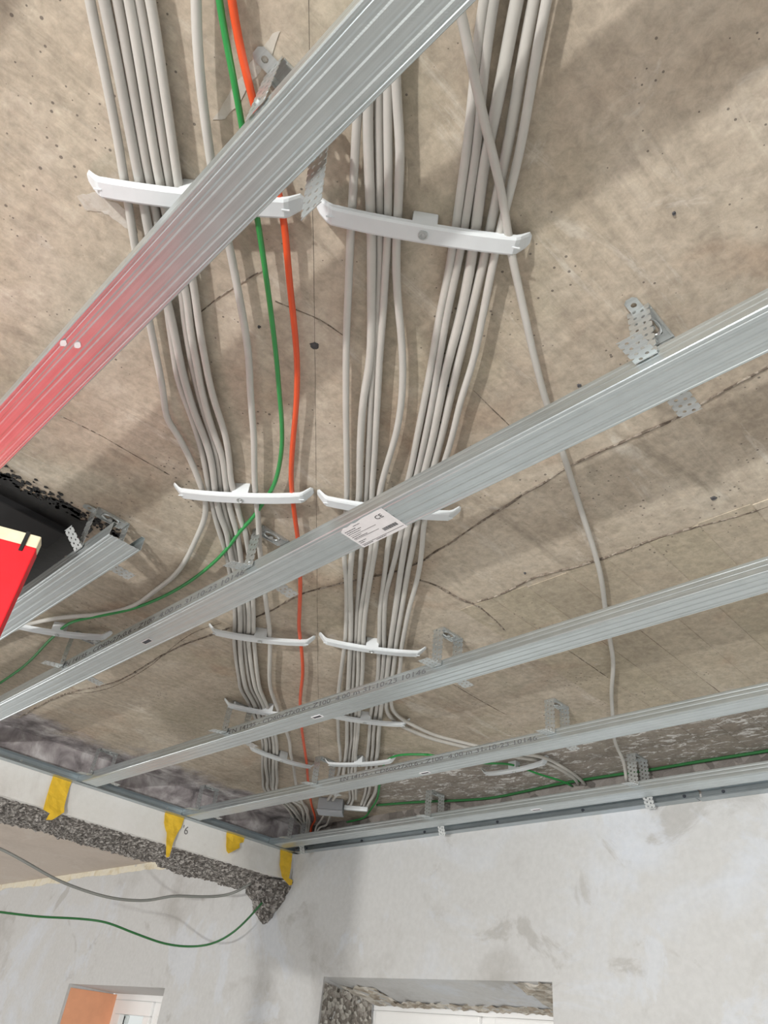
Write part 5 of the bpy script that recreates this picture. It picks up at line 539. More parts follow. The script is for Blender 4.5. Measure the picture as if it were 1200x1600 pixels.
# mortar ridges and cracks left by the formwork boards
def ridge(name, pts, wdt, hgt, material, seed):
    P = catmull([(p[0], p[1], CEIL) for p in pts], .012)
    bm = bmesh.new(); rows = []
    for i, p in enumerate(P):
        t = (P[min(i + 1, len(P) - 1)] - P[max(i - 1, 0)]); t.z = 0; t.normalize()
        n = Vector((-t.y, t.x, 0))
        k = .6 + .9 * abs(noise.fractal(p * 40 + Vector((seed, 0, 0)), .8, 2, 3))
        sh = n * (noise.noise(p * 25 + Vector((seed, 2, 0))) * wdt * .8)
        ww = wdt * k
        rows.append([bm.verts.new(p + sh + n * ww + Vector((0, 0, .0015))), bm.verts.new(p + sh + n * ww * .4 - Vector((0, 0, hgt * k))),
                     bm.verts.new(p + sh - n * ww * .4 - Vector((0, 0, hgt * k * .8))), bm.verts.new(p + sh - n * ww + Vector((0, 0, .0015)))])
    for a, b2 in zip(rows, rows[1:]):
        for j in range(3):
            bm.faces.new((a[j], b2[j], b2[j + 1], a[j + 1]))
    return link(name, mesh_of(bm, name), material, ceiling)
for i, f in enumerate(D['fins']):
    if i in (1, 5, 6, 9, 10): continue
    big = i in (11, 12, 13)
    ridge('formwork_ridge', f, .0036 if big else .0013, .003 if big else .0012, 'fin', i * 3.7)
# imprints of the narrow formwork boards, each at its own level
rb = random.Random(4)
xe = -.862
while xe < 1.6:
    wd = .0835 + rb.uniform(-.004, .004)
    y0 = 1.006 + rb.uniform(-.003, .003)
    bm = bmesh.new()
    hgt = rb.uniform(.0006, .0017)
    box(bm, -wd / 2 + .0012, wd / 2 - .0012, 0, YW - .002 - y0, -hgt, .004, .0002)
    link('board_imprint', mesh_of(bm, 'board_imprint'), 'ceilboard', ceiling, (xe + wd / 2, y0, CEIL))
    xe += wd
def smear(pts, seed):
    bm = bmesh.new(); lp = []
    P = [Vector((p[0], p[1], 0)) for p in pts]
    for i, p in enumerate(P):
        q = P[(i + 1) % len(P)]; n = max(2, int((q - p).length / .004))
        for k in range(n):
            c = p.lerp(q, k / n)
            d = noise.fractal(c * 60 + Vector((seed, 0, 0)), .8, 2, 4) * .003
            lp.append(bm.verts.new((c.x + d, c.y - d * .6, CEIL - .0003)))
    es = [bm.edges.new((lp[i], lp[(i + 1) % len(lp)])) for i in range(len(lp))]
    bmesh.ops.triangle_fill(bm, use_beauty=True, use_dissolve=False, edges=es)
    bmesh.ops.recalc_face_normals(bm, faces=bm.faces[:])
    bmesh.ops.solidify(bm, geom=bm.faces[:], thickness=.0003)
    return link('plaster_smear', mesh_of(bm, 'plaster_smear'), 'smear', ceiling)
for i, p in enumerate(D['smears'][:2]): smear(p, i * 5.0)
ridge('pencil_line', D['chalk'], .0006, .0003, 'chalk', 1.0)

def pit(x, y, r, seed):
    bm = bmesh.new(); R_ = []
    for k in range(16):
        a = k * math.pi / 8
        rr = r * (.8 + .45 * noise.noise(Vector((math.cos(a) * 2, math.sin(a) * 2, seed))))
        R_.append([bm.verts.new((x + rr * q * math.cos(a), y + rr * q * math.sin(a), CEIL - h_)) for q, h_ in ((1.0, -.0005), (.75, .0022), (.4, .0016))])
    for k in range(16):
        p, q = R_[k], R_[(k + 1) % 16]
        for n_ in range(2): bm.faces.new((p[n_], q[n_], q[n_ + 1], p[n_ + 1]))
    bm.faces.new([p[2] for p in R_])
    return link('exposed_stone', mesh_of(bm, 'exposed_stone'), 'stone', ceiling)
for x, y, r, sd in D['pits']: pit(x, y, r, sd)

# ragged black patch on the ceiling and the black steel flat beside it
def blackpatch():
    pts = [Vector((p[0], p[1], 0)) for p in D['blackpatch']]
    bm = bmesh.new(); loop = []
    for i, p in enumerate(pts):
        q = pts[(i + 1) % len(pts)]
        n = max(2, int((q - p).length / .006))
        for k in range(n):
            c = p.lerp(q, k / n)
            c.x += .034 * noise.fractal(c * 26, .7, 2, 5); c.y += .02 * noise.fractal(c * 26 + Vector((9, 9, 0)), .7, 2, 5)
            loop.append(c)
    vs = [bm.verts.new((c.x, c.y, CEIL - .0012)) for c in loop]
    es = [bm.edges.new((vs[i], vs[(i + 1) % len(vs)])) for i in range(len(vs))]
    bmesh.ops.triangle_fill(bm, use_beauty=True, use_dissolve=False, edges=es)
    r = random.Random(5)
    for _ in range(240):                                 # small black flecks along the ragged edge
        y = r.uniform(.10, .42); x = -1.205 + abs(r.gauss(0, .020)) - .022
        s = r.uniform(.0012, .005)
        k = [bm.verts.new((x + s * r.uniform(.6, 1.3) * math.cos(a * 1.047), y + s * r.uniform(.6, 1.6) * math.sin(a * 1.047), CEIL - .0012)) for a in range(6)]
        bm.faces.new(k)
    bmesh.ops.recalc_face_normals(bm, faces=bm.faces[:])
    bmesh.ops.solidify(bm, geom=bm.faces[:], thickness=.0012)
    o = link('black_ceiling_patch', mesh_of(bm, 'black_ceiling_patch'), 'blackpatch', ceiling)
    return o
blackpatch()
bm = bmesh.new(); box(bm, -1.36, -1.275, .02, .345, CEIL - .016, CEIL, .002)
tag(link('steel_flat', mesh_of(bm, 'steel_flat'), 'blacksteel'), 'black painted steel flat on the black ceiling patch', 'steel flat')

# windows behind the openings
def window(name, x0, x1, y, zt, zb, label, mull):
    t = empty(name, ((x0 + x1) / 2, y, zb)); struct(t, label)
    def loc(o): o.location = -Vector(t.location); return o
    f = .065
    bm = bmesh.new()
    box(bm, x0, x1, y, y + .07, zt - f, zt, .004); box(bm, x0, x1, y, y + .07, zb, zb + f, .004)
    box(bm, x0, x0 + f, y, y + .07, zb + f, zt - f, .004); box(bm, x1 - f, x1, y, y + .07, zb + f, zt - f, .004)
    loc(link('window_frame', mesh_of(bm, 'window_frame'), 'pvc', t))
    edges = [x0 + f] + [v for m_ in mull for v in (m_ - .03, m_ + .03)] + [x1 - f]
    for m_ in mull:
        bm = bmesh.new(); box(bm, m_ - .03, m_ + .03, y, y + .07, zb + f, zt - f, .004)
        loc(link('mullion', mesh_of(bm, 'mullion'), 'pvc', t))
    for i in range(0, len(edges), 2):
        a, b2 = edges[i], edges[i + 1]; s = .06
        bm = bmesh.new()
        box(bm, a, b2, y - .012, y + .05, zt - f - s, zt - f, .006); box(bm, a, b2, y - .012, y + .05, zb + f, zb + f + s, .006)
        box(bm, a, a + s, y - .012, y + .05, zb + f + s, zt - f - s, .006); box(bm, b2 - s, b2, y - .012, y + .05, zb + f + s, zt - f - s, .006)
        sash = loc(link('sash', mesh_of(bm, 'sash'), 'pvc', t))
        bm = bmesh.new(); box(bm, a + s, b2 - s, y + .015, y + .022, zb + f + s, zt - f - s)
        o = link('pane', mesh_of(bm, 'pane'), 'glass', sash)
    return t
window('window_1', O1[0] - .05, O1[1] + .05, YW + WT + .01, O1[3] + .05, .75, 'bright white-framed window in the broken-edged opening', [-1.78])
window('window_2', O2[0] - .02, O2[1] + .05, YW + WT + .02, O2[3] + .04, .75, 'white-framed window in the opening with the peach reveal', [-3.80])

# ------------------------------------------------------------------ metal grid
# CD section, open side up: rounded corners, shallow grooves in the web, rib in each flange, inward lips
def cd_section():
    h, b = .0262, .030
    half = [(0, .0007), (.0016, .0007), (.0034, 0), (.0126, 0), (.0144, .0007), (.0170, .0007), (.0188, 0), (.0230, 0), (.0238, .0007), (.0252, .0007), (.0260, 0), (.0282, 0), (.0292, .0005), (b, .0016),
            (b, .0080), (b - .00028, .0090), (b - .00028, .0110), (b, .0120), (b, .0168), (b - .00028, .0178), (b - .00028, .0198), (b, .0208), (b, h - .001), (b - .001, h), (b - .0065, h), (b - .0075, h - .0012)]
    left = [(-x, zz) for x, zz in reversed(half[1:])]
    return left + half
PX = dict(near=.130, second=.598, third=1.070, fourth=1.495, fifth=1.915, short=.3805, rear=-.335)
def profile(y, x0, x1, label, text=None, tilt=0.0, zoff=0.0, group='galvanised ceiling profiles'):
    t = empty('ceiling_profile', (x0, y, GRID + zoff), (0, 0, tilt))
    tag(t, label, 'profile', group)
    link('channel', sweep_section('channel', cd_section(), 0, x1 - x0, .0007), 'galv', t)
    if text:
        me = TXT
        o = link('printed_text', me, None, t)
        wx = max(v.co.x for v in me.vertices)
        o.scale = (.70 / wx, 1, 1)
        o.location = (text - .70 - x0, -.0302, .0072); o.rotation_euler = (math.pi / 2, 0, 0)
        o['label'] = 'black printed size and date code'
    return t
TXT = text_mesh('printed_text', 'EN 14195 - CD60x27x0.6 - Z100  4.00 m 31-10-23 10146', .0165)
TXT.materials.append(M['printink'])
p1 = profile(PX['near'], beam_x(PX['near']) + .004, 1.45, 'wide galvanised profile nearest the camera, tinted by red reflections', None, 0, 0)
p2 = profile(PX['second'], beam_x(PX['second']) + .004, 1.45, 'galvanised profile carrying the white paper sticker', -.985)
p3 = profile(PX['third'], beam_x(PX['third']) + .004, 1.45, 'galvanised profile with black print, first one away from the stickered profile', -.980)
p4 = profile(PX['fourth'], beam_x(PX['fourth']) + .004, 1.45, 'galvanised profile second nearest the back wall, ending at the beam', -1.0)
p5 = profile(PX['fifth'], beam_x(PX['fifth']) + .004, 1.45, 'galvanised profile running along the top of the back wall')
pq = profile(PX['short'], beam_x(PX['short']) + .004, -1.062, 'short galvanised profile with an open cut end beside the red board')
p0 = profile(PX['rear'], -2.545, 1.45, 'galvanised profile above and behind the camera')
# the galvanised sheet is slightly dented beside the sticker: small punched slots with bright burrs
def slot(parent, x, y):
    px, py, pz = parent.location
    bm = bmesh.new()
    for a, b2, c, d in ((-.016, .016, -.007, -.0045), (-.016, .016, .0045, .007), (-.016, -.0135, -.0045, .0045), (.0135, .016, -.0045, .0045)):
        box(bm, a, b2, c, d, -.0008, .0008, .0003)
    o = link('punched_rim', mesh_of(bm, 'punched_rim'), 'paper', parent, (x - px, y - py, -.0003))
    bm = bmesh.new(); box(bm, -.0135, .0135, -.0045, .0045, -.0002, .0012)
    link('punched_hole', mesh_of(bm, 'punched_hole'), 'dowel', o)
slot(p2, -1.361, .603); slot(p3, -1.355, 1.071); slot(p4, -1.396, 1.506); slot(p5, -1.318, 1.918)
bm = bmesh.new()
for a, b2 in ((-.007, -.007), (.004, .006)):
    rr = bmesh.ops.create_circle(bm, cap_ends=True, radius=.0062, segments=14)
    for v_ in rr['verts']:
        q = 1 + .3 * noise.noise(v_.co * 500); v_.co = Vector((a + v_.co.x * q, b2 + v_.co.y * q * .62, -.0004))
link('pale_scuffs', mesh_of(bm, 'pale_scuffs'), 'paper', p1, (-.722 - p1.location.x, -.016, -.0003))  # two pale scuffs on the nearest profile, in the label white

# sticker: printed paper label under the second profile
def sticker():
    st = link('paper_sticker', None or bpy.data.meshes.new('paper_sticker'), None, p2)
    bm = bmesh.new()
    out = [(-.0475, .022), (-.036, .0275), (-.030, .025), (-.018, .0285), (-.010, .026), (.004, .0285), (.0475, .0285), (.0475, -.0285), (-.0475, -.0285)]
    f = bm.faces.new([bm.verts.new((a, b2, -.0002)) for a, b2 in out])
    r0 = bmesh.ops.extrude_face_region(bm, geom=[f])
    for v_ in r0['geom']:
        if isinstance(v_, bmesh.types.BMVert): v_.co.z = 0.0
    bmesh.ops.triangulate(bm, faces=bm.faces[:])
    bm2 = mesh_of(bm, 'paper_sticker')
    st.data = bm2; bm2.materials.append(M['paper'])
    st.location = (-.697 - p2.location.x, .002, -.0005); st.rotation_euler = (math.pi, 0, .0)
    st['label'] = 'torn white paper sticker with CE mark and bar code'
    def ink(name, fn):
        b = bmesh.new(); fn(b); return link(name, mesh_of(b, name), 'ink', st, (0, 0, .0001))
    ce = text_mesh('ce_mark', 'CE', .0125); ce.materials.append(M['ink'])
    link('ce_mark', ce, None, st, (.022, .012, .0003))
    r = random.Random(11)
    def bars(b):
        x = .012
        while x < .041:
            wv = r.choice((.0004, .0007, .0011)); box(b, x, x + wv, -.0155, -.0085, 0, .0002); x += wv + r.choice((.0005, .0008))
    ink('bar_code', bars)
    def lines(b):
        for yy, xa, xb, hh in ((.0165, -.043, -.020, .0012), (.0125, -.043, -.012, .0012), (.0085, -.043, -.017, .001), (.0045, -.043, .012, .0005), (.0005, -.043, -.024, .0011), (-.0035, -.043, -.014, .0011), (-.006, -.043, .008, .0005), (-.0135, -.043, -.027, .0011), (-.0172, -.043, -.033, .0011), (-.022, -.044, .045, .0006), (-.025, -.043, -.022, .0011), (-.025, -.015, .006, .0011), (.0215, -.020, -.006, .001)):
            x = xa
            while x < xb:
                wv = min(r.uniform(.0015, .005), xb - x) if hh > .0008 else xb - x
                box(b, x, x + wv, yy, yy + hh, 0, .0002); x += wv + .0008
    ink('small_print', lines)
sticker()

# UD wall tracks
def track_section():
    return [(-.033, 0), (-.0325, .0006), (0, .0006), (0, .0140), (-.0008, .0146), (0, .0152), (0, .0275), (-.027, .0275), (-.027, .0265)]
SCREW = disc_mesh('screw', .0042, .003)
PLUG = disc_mesh('plug', .0048, .004)
def back_track(x0, x1, label, dz=0.0):
    t = empty('wall_track', (x0, YW - .0012, GRID - .002 + dz)); tag(t, label, 'track', 'galvanised wall tracks')
    link('track_channel', sweep_section('track_channel', track_section(), 0, x1 - x0, .0007), 'track', t)
    x = .06
    while x < x1 - x0 - .02:
        s = link('drive_plug', PLUG, 'dowel', t, (x, -.002, .0185), (math.pi / 2, 0, 0)); x += .318
    return t
back_track(-2.560, -.868, 'galvanised wall track screwed along the back wall beside the beam corner')
back_track(-.862, 1.45, 'galvanised wall track on the back wall past the butt joint', -.0015)
t = empty('wall_track', (XW + .0012, YW - .03, GRID - .002), (0, 0, math.pi / 2))
tag(t, 'galvanised wall track running along the white beam on the left', 'track', 'galvanised wall tracks')
t.location = (XW + .0014, -3.0, GRID - .002)
sec = [(-a if False else a, b2) for a, b2 in track_section()]
me = sweep_section('track_channel', [(a, b2) for a, b2 in sec], 0, YW - .004 + 3.0, .0007)
link('track_channel', me, 'track', t)
for yy in (.84, 1.40, 1.72, .30):
    link('screw', SCREW, 'hanger', t, (yy + 3.0, -.0022, .017), (math.pi / 2, 0, 0))

skewed(t)

# ------------------------------------------------------------------ perforated direct hangers
def perforated(name, length, width=.028, pitch=.0105, thick=.0009):
    bm = bmesh.new()
    n = int(round(length / pitch)); pt = length / n; hw = width / 2
    outl = []
    for i in range(n):
        outl += [(hw, i * pt), (hw, i * pt + pt * .62), (hw - .0040, i * pt + pt * .80)]
    outl.append((hw, length))
    left = [(-x, y) for x, y in reversed(outl)]
    loop = [bm.verts.new((x, y, 0)) for x, y in outl + left]
    es = [bm.edges.new((loop[i], loop[(i + 1) % len(loop)])) for i in range(len(loop))]
    for i in range(n):
        for sx in (-1, 1):
            cx = sx * .0048; cy = (i + .5) * pt + (sx * pt * .18)
            hv = [bm.verts.new((cx + .0025 * math.cos(a * math.pi / 4), cy + .0021 * math.sin(a * math.pi / 4), 0)) for a in range(8)]
            es += [bm.edges.new((hv[k], hv[(k + 1) % 8])) for k in range(8)]
    bmesh.ops.triangle_fill(bm, use_beauty=True, use_dissolve=False, edges=es)
    bmesh.ops.recalc_face_normals(bm, faces=bm.faces[:])
    bmesh.ops.solidify(bm, geom=bm.faces[:], thickness=thick)
    return mesh_of(bm, name)
LEG = perforated('leg', .088)
LEGLONG = perforated('leg', .150)
TAIL = perforated('bent_tail', .042)
def base_mesh():
    bm = bmesh.new()
    y0 = .0305
    # flat base with raised rim and a slotted middle
    box(bm, -.014, -.0055, -y0, y0, -.0022, -.0002, .0006); box(bm, .0055, .014, -y0, y0, -.0022, -.0002, .0006)
    box(bm, -.0056, .0056, -y0, -.018, -.0018, -.0002, .0004); box(bm, -.0056, .0056, .018, y0, -.0018, -.0002, .0004)
    box(bm, -.0135, -.0115, -.026, .026, -.0048, -.002, .0006); box(bm, .0115, .0135, -.026, .026, -.0048, -.002, .0006)
    return mesh_of(bm, 'base_plate')
BASE = base_mesh()
def ring_mesh():
    bm = bmesh.new()
    a0 = []; 
    for i in range(20):
        a = 2 * math.pi * i / 20
        c, s = math.cos(a), math.sin(a)
        a0.append([bm.verts.new((c * (.0085 + d) , s * (.016 + d), zz)) for d, zz in ((-.0018, -.0010), (-.0010, -.0040), (.0010, -.0040), (.0018, -.0010))])
    for i in range(20):
        p, q = a0[i], a0[(i + 1) % 20]
        for k in range(3): bm.faces.new((p[k], q[k], q[k + 1], p[k + 1]))
    return mesh_of(bm, 'damping_ring', True)
RING = ring_mesh()
TABM = None
def tab_mesh():
    bm = bmesh.new()
    out = [(-.008, 0), (.008, 0), (.008, .020), (.004, .024), (-.004, .024), (-.008, .020)]
    lp = [bm.verts.new((x, y, 0)) for x, y in out]
    es = [bm.edges.new((lp[i], lp[(i + 1) % 6])) for i in range(6)]
    hv = [bm.verts.new((.0036 * math.cos(a * math.pi / 5), .0125 + .0036 * math.sin(a * math.pi / 5), 0)) for a in range(10)]
    es += [bm.edges.new((hv[k], hv[(k + 1) % 10])) for k in range(10)]
    bmesh.ops.triangle_fill(bm, use_beauty=True, use_dissolve=False, edges=es)
    bmesh.ops.solidify(bm, geom=bm.faces[:], thickness=.001)
    return mesh_of(bm, 'side_tab')
TABM = tab_mesh()
def hanger(x, y, label, front='bent', rear='bent', fa=.18, ra=.18, tab=False, rz=0.0, side_clip=False):
    t = empty('direct_hanger', (x, y, CEIL), (0, 0, rz))
    tag(t, label, 'hanger', 'perforated direct hangers')
    b = link('base_plate', BASE, 'hanger', t)
    link('damping_ring', RING, 'hanger', b)
    link('screw', SCREW, 'hanger', t, (0, 0, -.0042))
    if tab:
        link('side_tab', TABM, 'hanger', b, (0.0, -.030, -.003), (0, 0, math.pi))
    for s, mode, ang in ((-1, front, fa), (1, rear, ra)):
        me = LEGLONG if mode == 'straight' else LEG
        # leg plate: local y runs down
        lg = link('leg', me, 'hanger', t, (0, s * .0322, -.001), (-math.pi / 2, 0, 0))
        if mode == 'straight' and s == 1:
            lg.rotation_euler = (-math.pi / 2 + ang, 0, 0)
        link('screw', SCREW, 'dowel', lg, (0, .074 if mode != 'straight' else .088, s * .0016))
        if mode == 'bent':
            # the surplus strip folded outwards under the profile's flank
            tl = link('bent_tail', TAIL, 'hanger', lg, (0, .0872, 0), (-s * (math.pi / 2 - ang) * -1, 0, 0))
    return t
HX = (-.228, -.970, -1.697, -2.448)
hanger(-.345, PX['near'], 'perforated hanger partly hidden behind the wide profile nearest the camera', 'short', 'straight', 0, .10, True)
hanger(-.226, PX['second'], 'large perforated hanger at the right end of the stickered profile', 'bent', 'bent', .10, .10, True)
hanger(-.972, PX['second'], 'perforated hanger between the grey cable bundle and the orange cable', 'bent', 'bent', .30, .1)
hanger(-1.690, PX['second'], 'perforated hanger on the stickered profile next to the left branch clip', 'bent', 'bent', .15, .1)
hanger(-.949, PX['third'], 'perforated hanger right of the cable clips, above the printed date', 'bent', 'bent', .05, .1)
hanger(-1.697, PX['third'], 'perforated hanger beside the fourth white clip of the left cables', 'bent', 'bent', .15, .1)
hanger(-2.448, PX['third'], 'perforated hanger by the beam above the widest yellow tape', 'bent', 'bent', .1, .1)
hanger(-.960, PX['fourth'], 'perforated hanger left of the single cable, second row from the wall', 'bent', 'bent', .1, .1)
hanger(-1.815, PX['fourth'], 'perforated hanger between orange cable and right cable bundle', 'bent', 'bent', .1, .1)
hanger(-2.455, PX['fourth'], 'perforated hanger by the beam above the pointed yellow tape', 'bent', 'bent', .1, .1)
hanger(-.979, PX['fifth'], 'perforated hanger at the back wall where the single cable ends', 'bent', 'bent', .1, 1.2)
hanger(-1.722, PX['fifth'], 'perforated hanger at the back wall left of the wall clip', 'bent', 'bent', .1, 1.2)
hanger(-2.440, PX['fifth'], 'perforated hanger in the corner above the masonry stump', 'bent', 'bent', .1, 1.2)
hanger(-1.175, PX['short'], 'perforated hanger at the cut end of the short profile, pink from the red board', 'bent', 'bent', -.75, .05, True)

# ------------------------------------------------------------------ white cable clips
def clip_bar():
    st = []
    L = .120
    for x, wd, zc, th in ((-L, .0050, -.0035, .003), (-.1165, .0098, -.0060, .004), (-.106, .0112, -.0170, .0060), (-.101, .0112, -.0200, .0068), (-.085, .0112, -.0218, .0070), (-.06, .0112, -.0238, .0070), (-.03, .0112, -.0250, .0070), (0, .0112, -.0254, .0070)):
        st.append((x, wd, zc, th))
    st += [(-x, wd, zc, th) for x, wd, zc, th in reversed(st[:-1])]
    bm = bmesh.new(); rows = []
    for x, wd, zc, th in st:
        c = min(.0028, wd * .4)
        sec = [(-wd, zc + th / 2), (-wd, zc - th / 2 + c * .6), (-wd + c, zc - th / 2), (wd - c, zc - th / 2), (wd, zc - th / 2 + c * .6), (wd, zc + th / 2)]
        rows.append([bm.verts.new((x, yy, zz)) for yy, zz in sec])
    for a, b2 in zip(rows, rows[1:]):
        for k in range(6):
            bm.faces.new((a[k], b2[k], b2[(k + 1) % 6], a[(k + 1) % 6]))
    bm.faces.new(rows[0]); bm.faces.new(rows[-1])
    return mesh_of(bm, 'clip_bar')
CLIPBAR = clip_bar()
bm = bmesh.new(); box(bm, -.014, .014, -.010, .010, -.024, 0.0, .0015); CLIPBOSS = mesh_of(bm, 'boss')
bm = bmesh.new(); box(bm, -.0045, .0045, -.0008, .0008, -.0008, .0008, .0003); CLIPNIB = mesh_of(bm, 'end_slot')
def washer_mesh():
    bm = bmesh.new(); rows = []
    for i in range(16):
        a = 2 * math.pi * i / 16
        rows.append([bm.verts.new((r * math.cos(a), r * math.sin(a), zz)) for r, zz in ((.0056, 0), (.0056, -.0012), (.0042, -.0014), (.0038, -.0004), (.0022, -.0004), (.0016, -.0012), (.0002, -.0012))])
    for i in range(16):
        p, q = rows[i], rows[(i + 1) % 16]
        for k in range(6): bm.faces.new((p[k], q[k], q[k + 1], p[k + 1]))
    return mesh_of(bm, 'screw_head')
CLIPSCREW = washer_mesh()
def cable_clip(a, b2, label):
    A, B = Vector((*a, 0)), Vector((*b2, 0)); d = B - A; c = (A + B) / 2
    t = empty('cable_clip', (c.x, c.y, CEIL), (0, 0, math.atan2(d.y, d.x)))
    tag(t, label, 'cable clip', 'white plastic cable clips')
    bar = link('clip_bar', CLIPBAR, 'clip', t)
    bs = link('boss', CLIPBOSS, 'clip', t)
    link('screw', CLIPSCREW, 'hanger', t, (0, 0, -.0290))
    for s in (-1, 1): link('end_slot', CLIPNIB, 'clip', bar, (s * .103, 0, -.0235))
    return t
names = {
 'L1': 'large white clip half hidden by the nearest profile, over the left cables',
 'R1': 'large white clip with a clear screw head, over the two right bundles',
 'L2': 'white clip where the green cable bends away from the left cables',
 'R2': 'white clip crossing behind the paper sticker profile',
 'L3': 'white clip over left cables and orange cable, just past the stickered profile',
 'R3': 'white clip over right bundles, just past the stickered profile',
 'L4': 'white clip on the left cables with a hanger hooked beside its end',
 'R4': 'white clip where two grey cables curve off to the right',
 'L5': 'white clip on the left cables, last one before the beam corner',
 'R5': 'white clip mostly hidden behind the second profile from the wall',
 'LB': 'white clip on the green cable branch at the lower left',
 'RW': 'white clip near the back wall holding cables entering the wall'}
for k, (a, b2) in D['clips'].items():
    cable_clip(a, b2, names[k])

# ------------------------------------------------------------------ cables
CAB = {
 'c1': ('cablegrey2', .0050, 'light grey cable at the far left, branching off to the lower left'),
 'c2': ('cablegrey', .0056, 'light grey cable second from left at the top, crossing over its neighbour'),
 'c3': ('cablegrey', .0050, 'light grey cable third from left at the top, tucked behind its neighbour'),
 'c4': ('cablegrey2', .0052, 'light grey cable fourth from left at the top of the left bundle'),
 'c5': ('cablegrey', .0047, 'light grey cable fifth from left, partly hidden below the nearest profile'),
 'c6': ('cablegrey2', .0050, 'light grey cable on the right edge of the left bundle'),
 's': ('cablegrey2', .0050, 'single light grey cable between the left bundle and the green cable'),
 'green': ('green', .0034, 'bright green data cable curving off to the lower left'),
 'orange': ('orange', .0041, 'bright orange cable running beside the pencil line'),
 'r1': ('cablegrey2', .0047, 'light grey cable on the left edge of the right bundles'),
 'r2': ('cablegrey2', .0055, 'thick light grey cable second in the right bundles'),
 'r3': ('cablegrey', .0047, 'light grey cable third in the right bundles, slipping behind its neighbours'),
 'r4': ('cablegrey2', .0047, 'light grey cable fourth in the right bundles'),
 'r5': ('cablegrey2', .0049, 'light grey cable bulging right in the middle of the right bundles'),
 'q1': ('cablegrey2', .0050, 'light grey cable on the left of the slanted right bundle'),
 'q2': ('cablegrey', .0049, 'light grey cable second in the slanted right bundle'),
 'q3': ('cablegrey2', .0061, 'thickest light grey cable in the slanted right bundle'),
 'q4': ('cablegrey2', .0055, 'light grey cable fourth in the slanted bundle, later curving to the wall'),
 'q5': ('cablegrey2', .0047, 'light grey cable on the right edge of the slanted right bundle'),
 'diag': ('cablegrey2', .0047, 'single light grey cable crossing the slanted bundle and running to the wall alone'),
 'g2': ('green', .0034, 'green cable looping round beside the grey junction box'),
 'g3': ('green', .0030, 'green cable threaded through the clip near the back wall'),
 'g4': ('darkgreen', .0042, 'dark green cable lying in the corner of ceiling and back wall'),
 'j1': ('cablegrey2', .0042, 'short grey cable from the junction box to the wall, left of two'),
 'j2': ('cablegrey2', .0042, 'short grey cable from the junction box to the wall, right of two'),
 'l1': ('cabledark', .0050, 'dark grey cable sagging below the broken beam'),
 'l2': ('darkgreen', .0038, 'thin dark green cable sagging lowest in front of the plaster wall')}
for k, (mt, r, lab) in CAB.items():
    nm = 'data_cable' if 'reen' in mt else 'electric_cable'
    o = link(nm, tube_mesh(nm, D['cables'][k], r), mt)
    tag(o, lab, 'cable')

# grey junction box with lid, above the fifth profile
t = empty('junction_box', (-2.135, 1.815, CEIL), (0, 0, .72)); tag(t, 'small grey junction box where cables meet near the beam corner', 'junction box')
boxobj('box_body', (-.045, .045, -.032, .032, -.040, -.0005), 'boxgrey', t, .003)
boxobj('lid', (-.047, .047, -.034, .034, -.048, -.040), 'boxgrey', t, .003)
b = boxobj('white_sleeve', (.047, .135, -.008, .008, -.030, -.014), 'clip', t, .004)

# ------------------------------------------------------------------ yellow tape strips on the beam
def tape(y, zt, out, label):
    """out: outline (dy, dz) seen from the room; slightly creased sheet standing off the plaster"""
    bm = bmesh.new()
    lp = [bm.verts.new((0, dy, dz)) for dy, dz in out]
    es = [bm.edges.new((lp[i], lp[(i + 1) % len(lp)])) for i in range(len(lp))]
    bmesh.ops.triangle_fill(bm, use_beauty=True, use_dissolve=False, edges=es)
    bmesh.ops.subdivide_edges(bm, edges=bm.edges[:], cuts=3, use_grid_fill=True)
    bmesh.ops.triangulate(bm, faces=bm.faces[:])
    zmin = min(d[1] for d in out)
    for v in bm.verts:
        k = v.co.z / zmin if zmin else 0
        v.co.x += .0035 + .020 * k * k + .004 * noise.noise(Vector((v.co.y * 40, v.co.z * 40, y)))
    bmesh.ops.recalc_face_normals(bm, faces=bm.faces[:])
    bmesh.ops.solidify(bm, geom=bm.faces[:], thickness=.0008)
    o = link('tape_strip', mesh_of(bm, 'tape_strip'), 'tape', None, (XW, y, zt))
    tag(o, label, 'tape', 'yellow tape strips on the beam')
    skewed(o)
    return o
zt0 = z(.655)
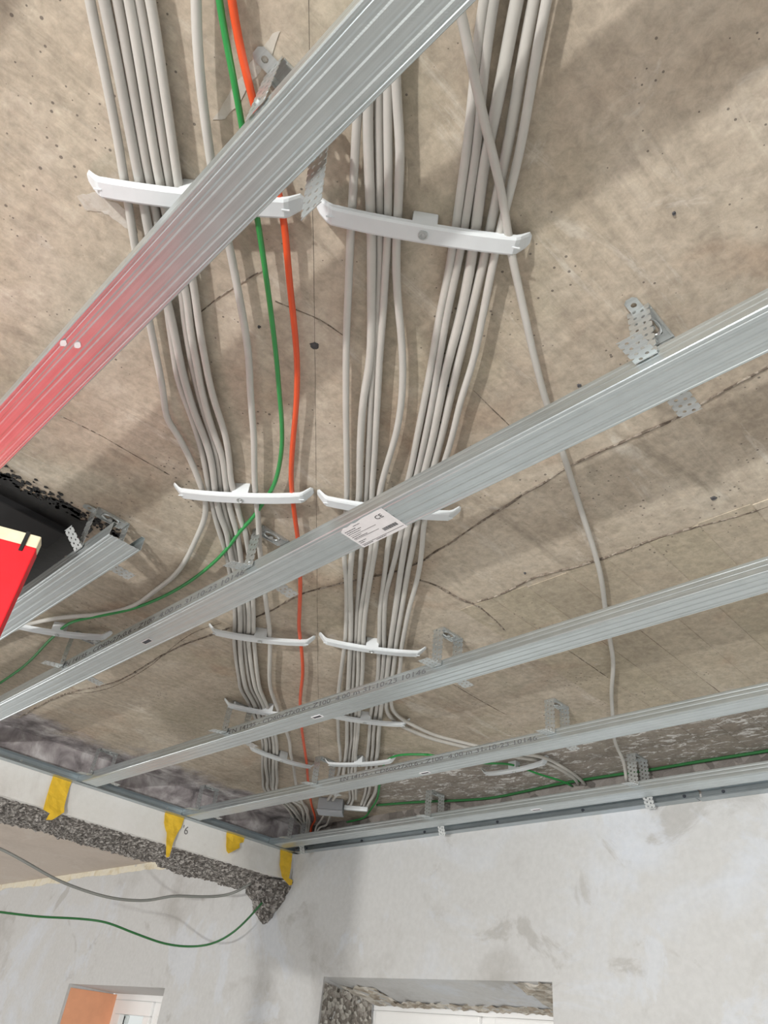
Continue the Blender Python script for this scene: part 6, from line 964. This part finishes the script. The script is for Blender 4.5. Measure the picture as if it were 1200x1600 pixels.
tape(.985, zt0, [(-.030, 0), (.038, 0), (.036, -.05), (.038, -.085), (.043, -.102), (.010, -.135), (-.010, -.140), (-.004, -.118), (-.028, -.112), (-.028, -.06)], 'yellow tape strip, leftmost, with a blunt folded lower end')
tape(1.440, zt0, [(-.045, 0), (.040, 0), (.034, -.04), (.018, -.075), (.012, -.10), (.006, -.145), (-.006, -.150), (-.016, -.10), (-.020, -.07), (-.040, -.04)], 'yellow tape strip twisted to a long point, beside the pencilled number')
tape(1.716, zt0, [(-.040, 0), (.050, 0), (.046, -.022), (.026, -.030), (.030, -.046), (-.026, -.080), (-.034, -.072)], 'short torn yellow tape strip, third from the left')
tape(1.985, zt0, [(-.036, 0), (.030, 0), (.030, -.06), (.020, -.10), (.040, -.104), (.036, -.122), (.022, -.126), (-.010, -.108), (-.018, -.10), (-.030, -.06)], 'yellow tape strip hanging at the corner of beam and back wall')
num = text_mesh('pencilled_number', "'6", .040); num.materials.append(M['pencil'])
o = link('pencilled_number', num, None, wall_left, (XW + .0008, 1.484, z(.600)), (math.pi / 2, 0, math.pi / 2))
o['label'] = 'pencilled figure 6'

# ------------------------------------------------------------------ red board standing at the left
A = Vector((-1.138, .281)); dirv = Vector((-.42, -.908)).normalized()
t = empty('red_board', (A.x, A.y, 0), (0, 0, math.atan2(dirv.y, dirv.x)))
tag(t, 'upright red painted board with a bare pale wood top edge', 'board')
H = z(.598)
def brd(name, x0, x1, y0, y1, z0, z1, m_, bev=.002): return boxobj(name, (x0, x1, y0, y1, z0, z1), m_, t, bev)
brd('red_panel', 0, .34, 0, .028, z(-.10), H, 'red')
for x_ in (.03, .27): brd('leg', x_, x_ + .04, -.012, .030, 0.0, z(-.04), 'greywood')  # unseen legs, added and kept narrow so the board's shadow stays thin
brd('bare_wood_edge', .0005, .34, .0008, .0275, H, H + .022, 'rawwood')
brd('black_strap', .018, .024, -.0015, .0295, H - .012, H + .024, 'blacksteel', .0008)
brd('black_slot', .036, .044, -.0005, .002, H - .075, H - .035, 'blacksteel', .0005)
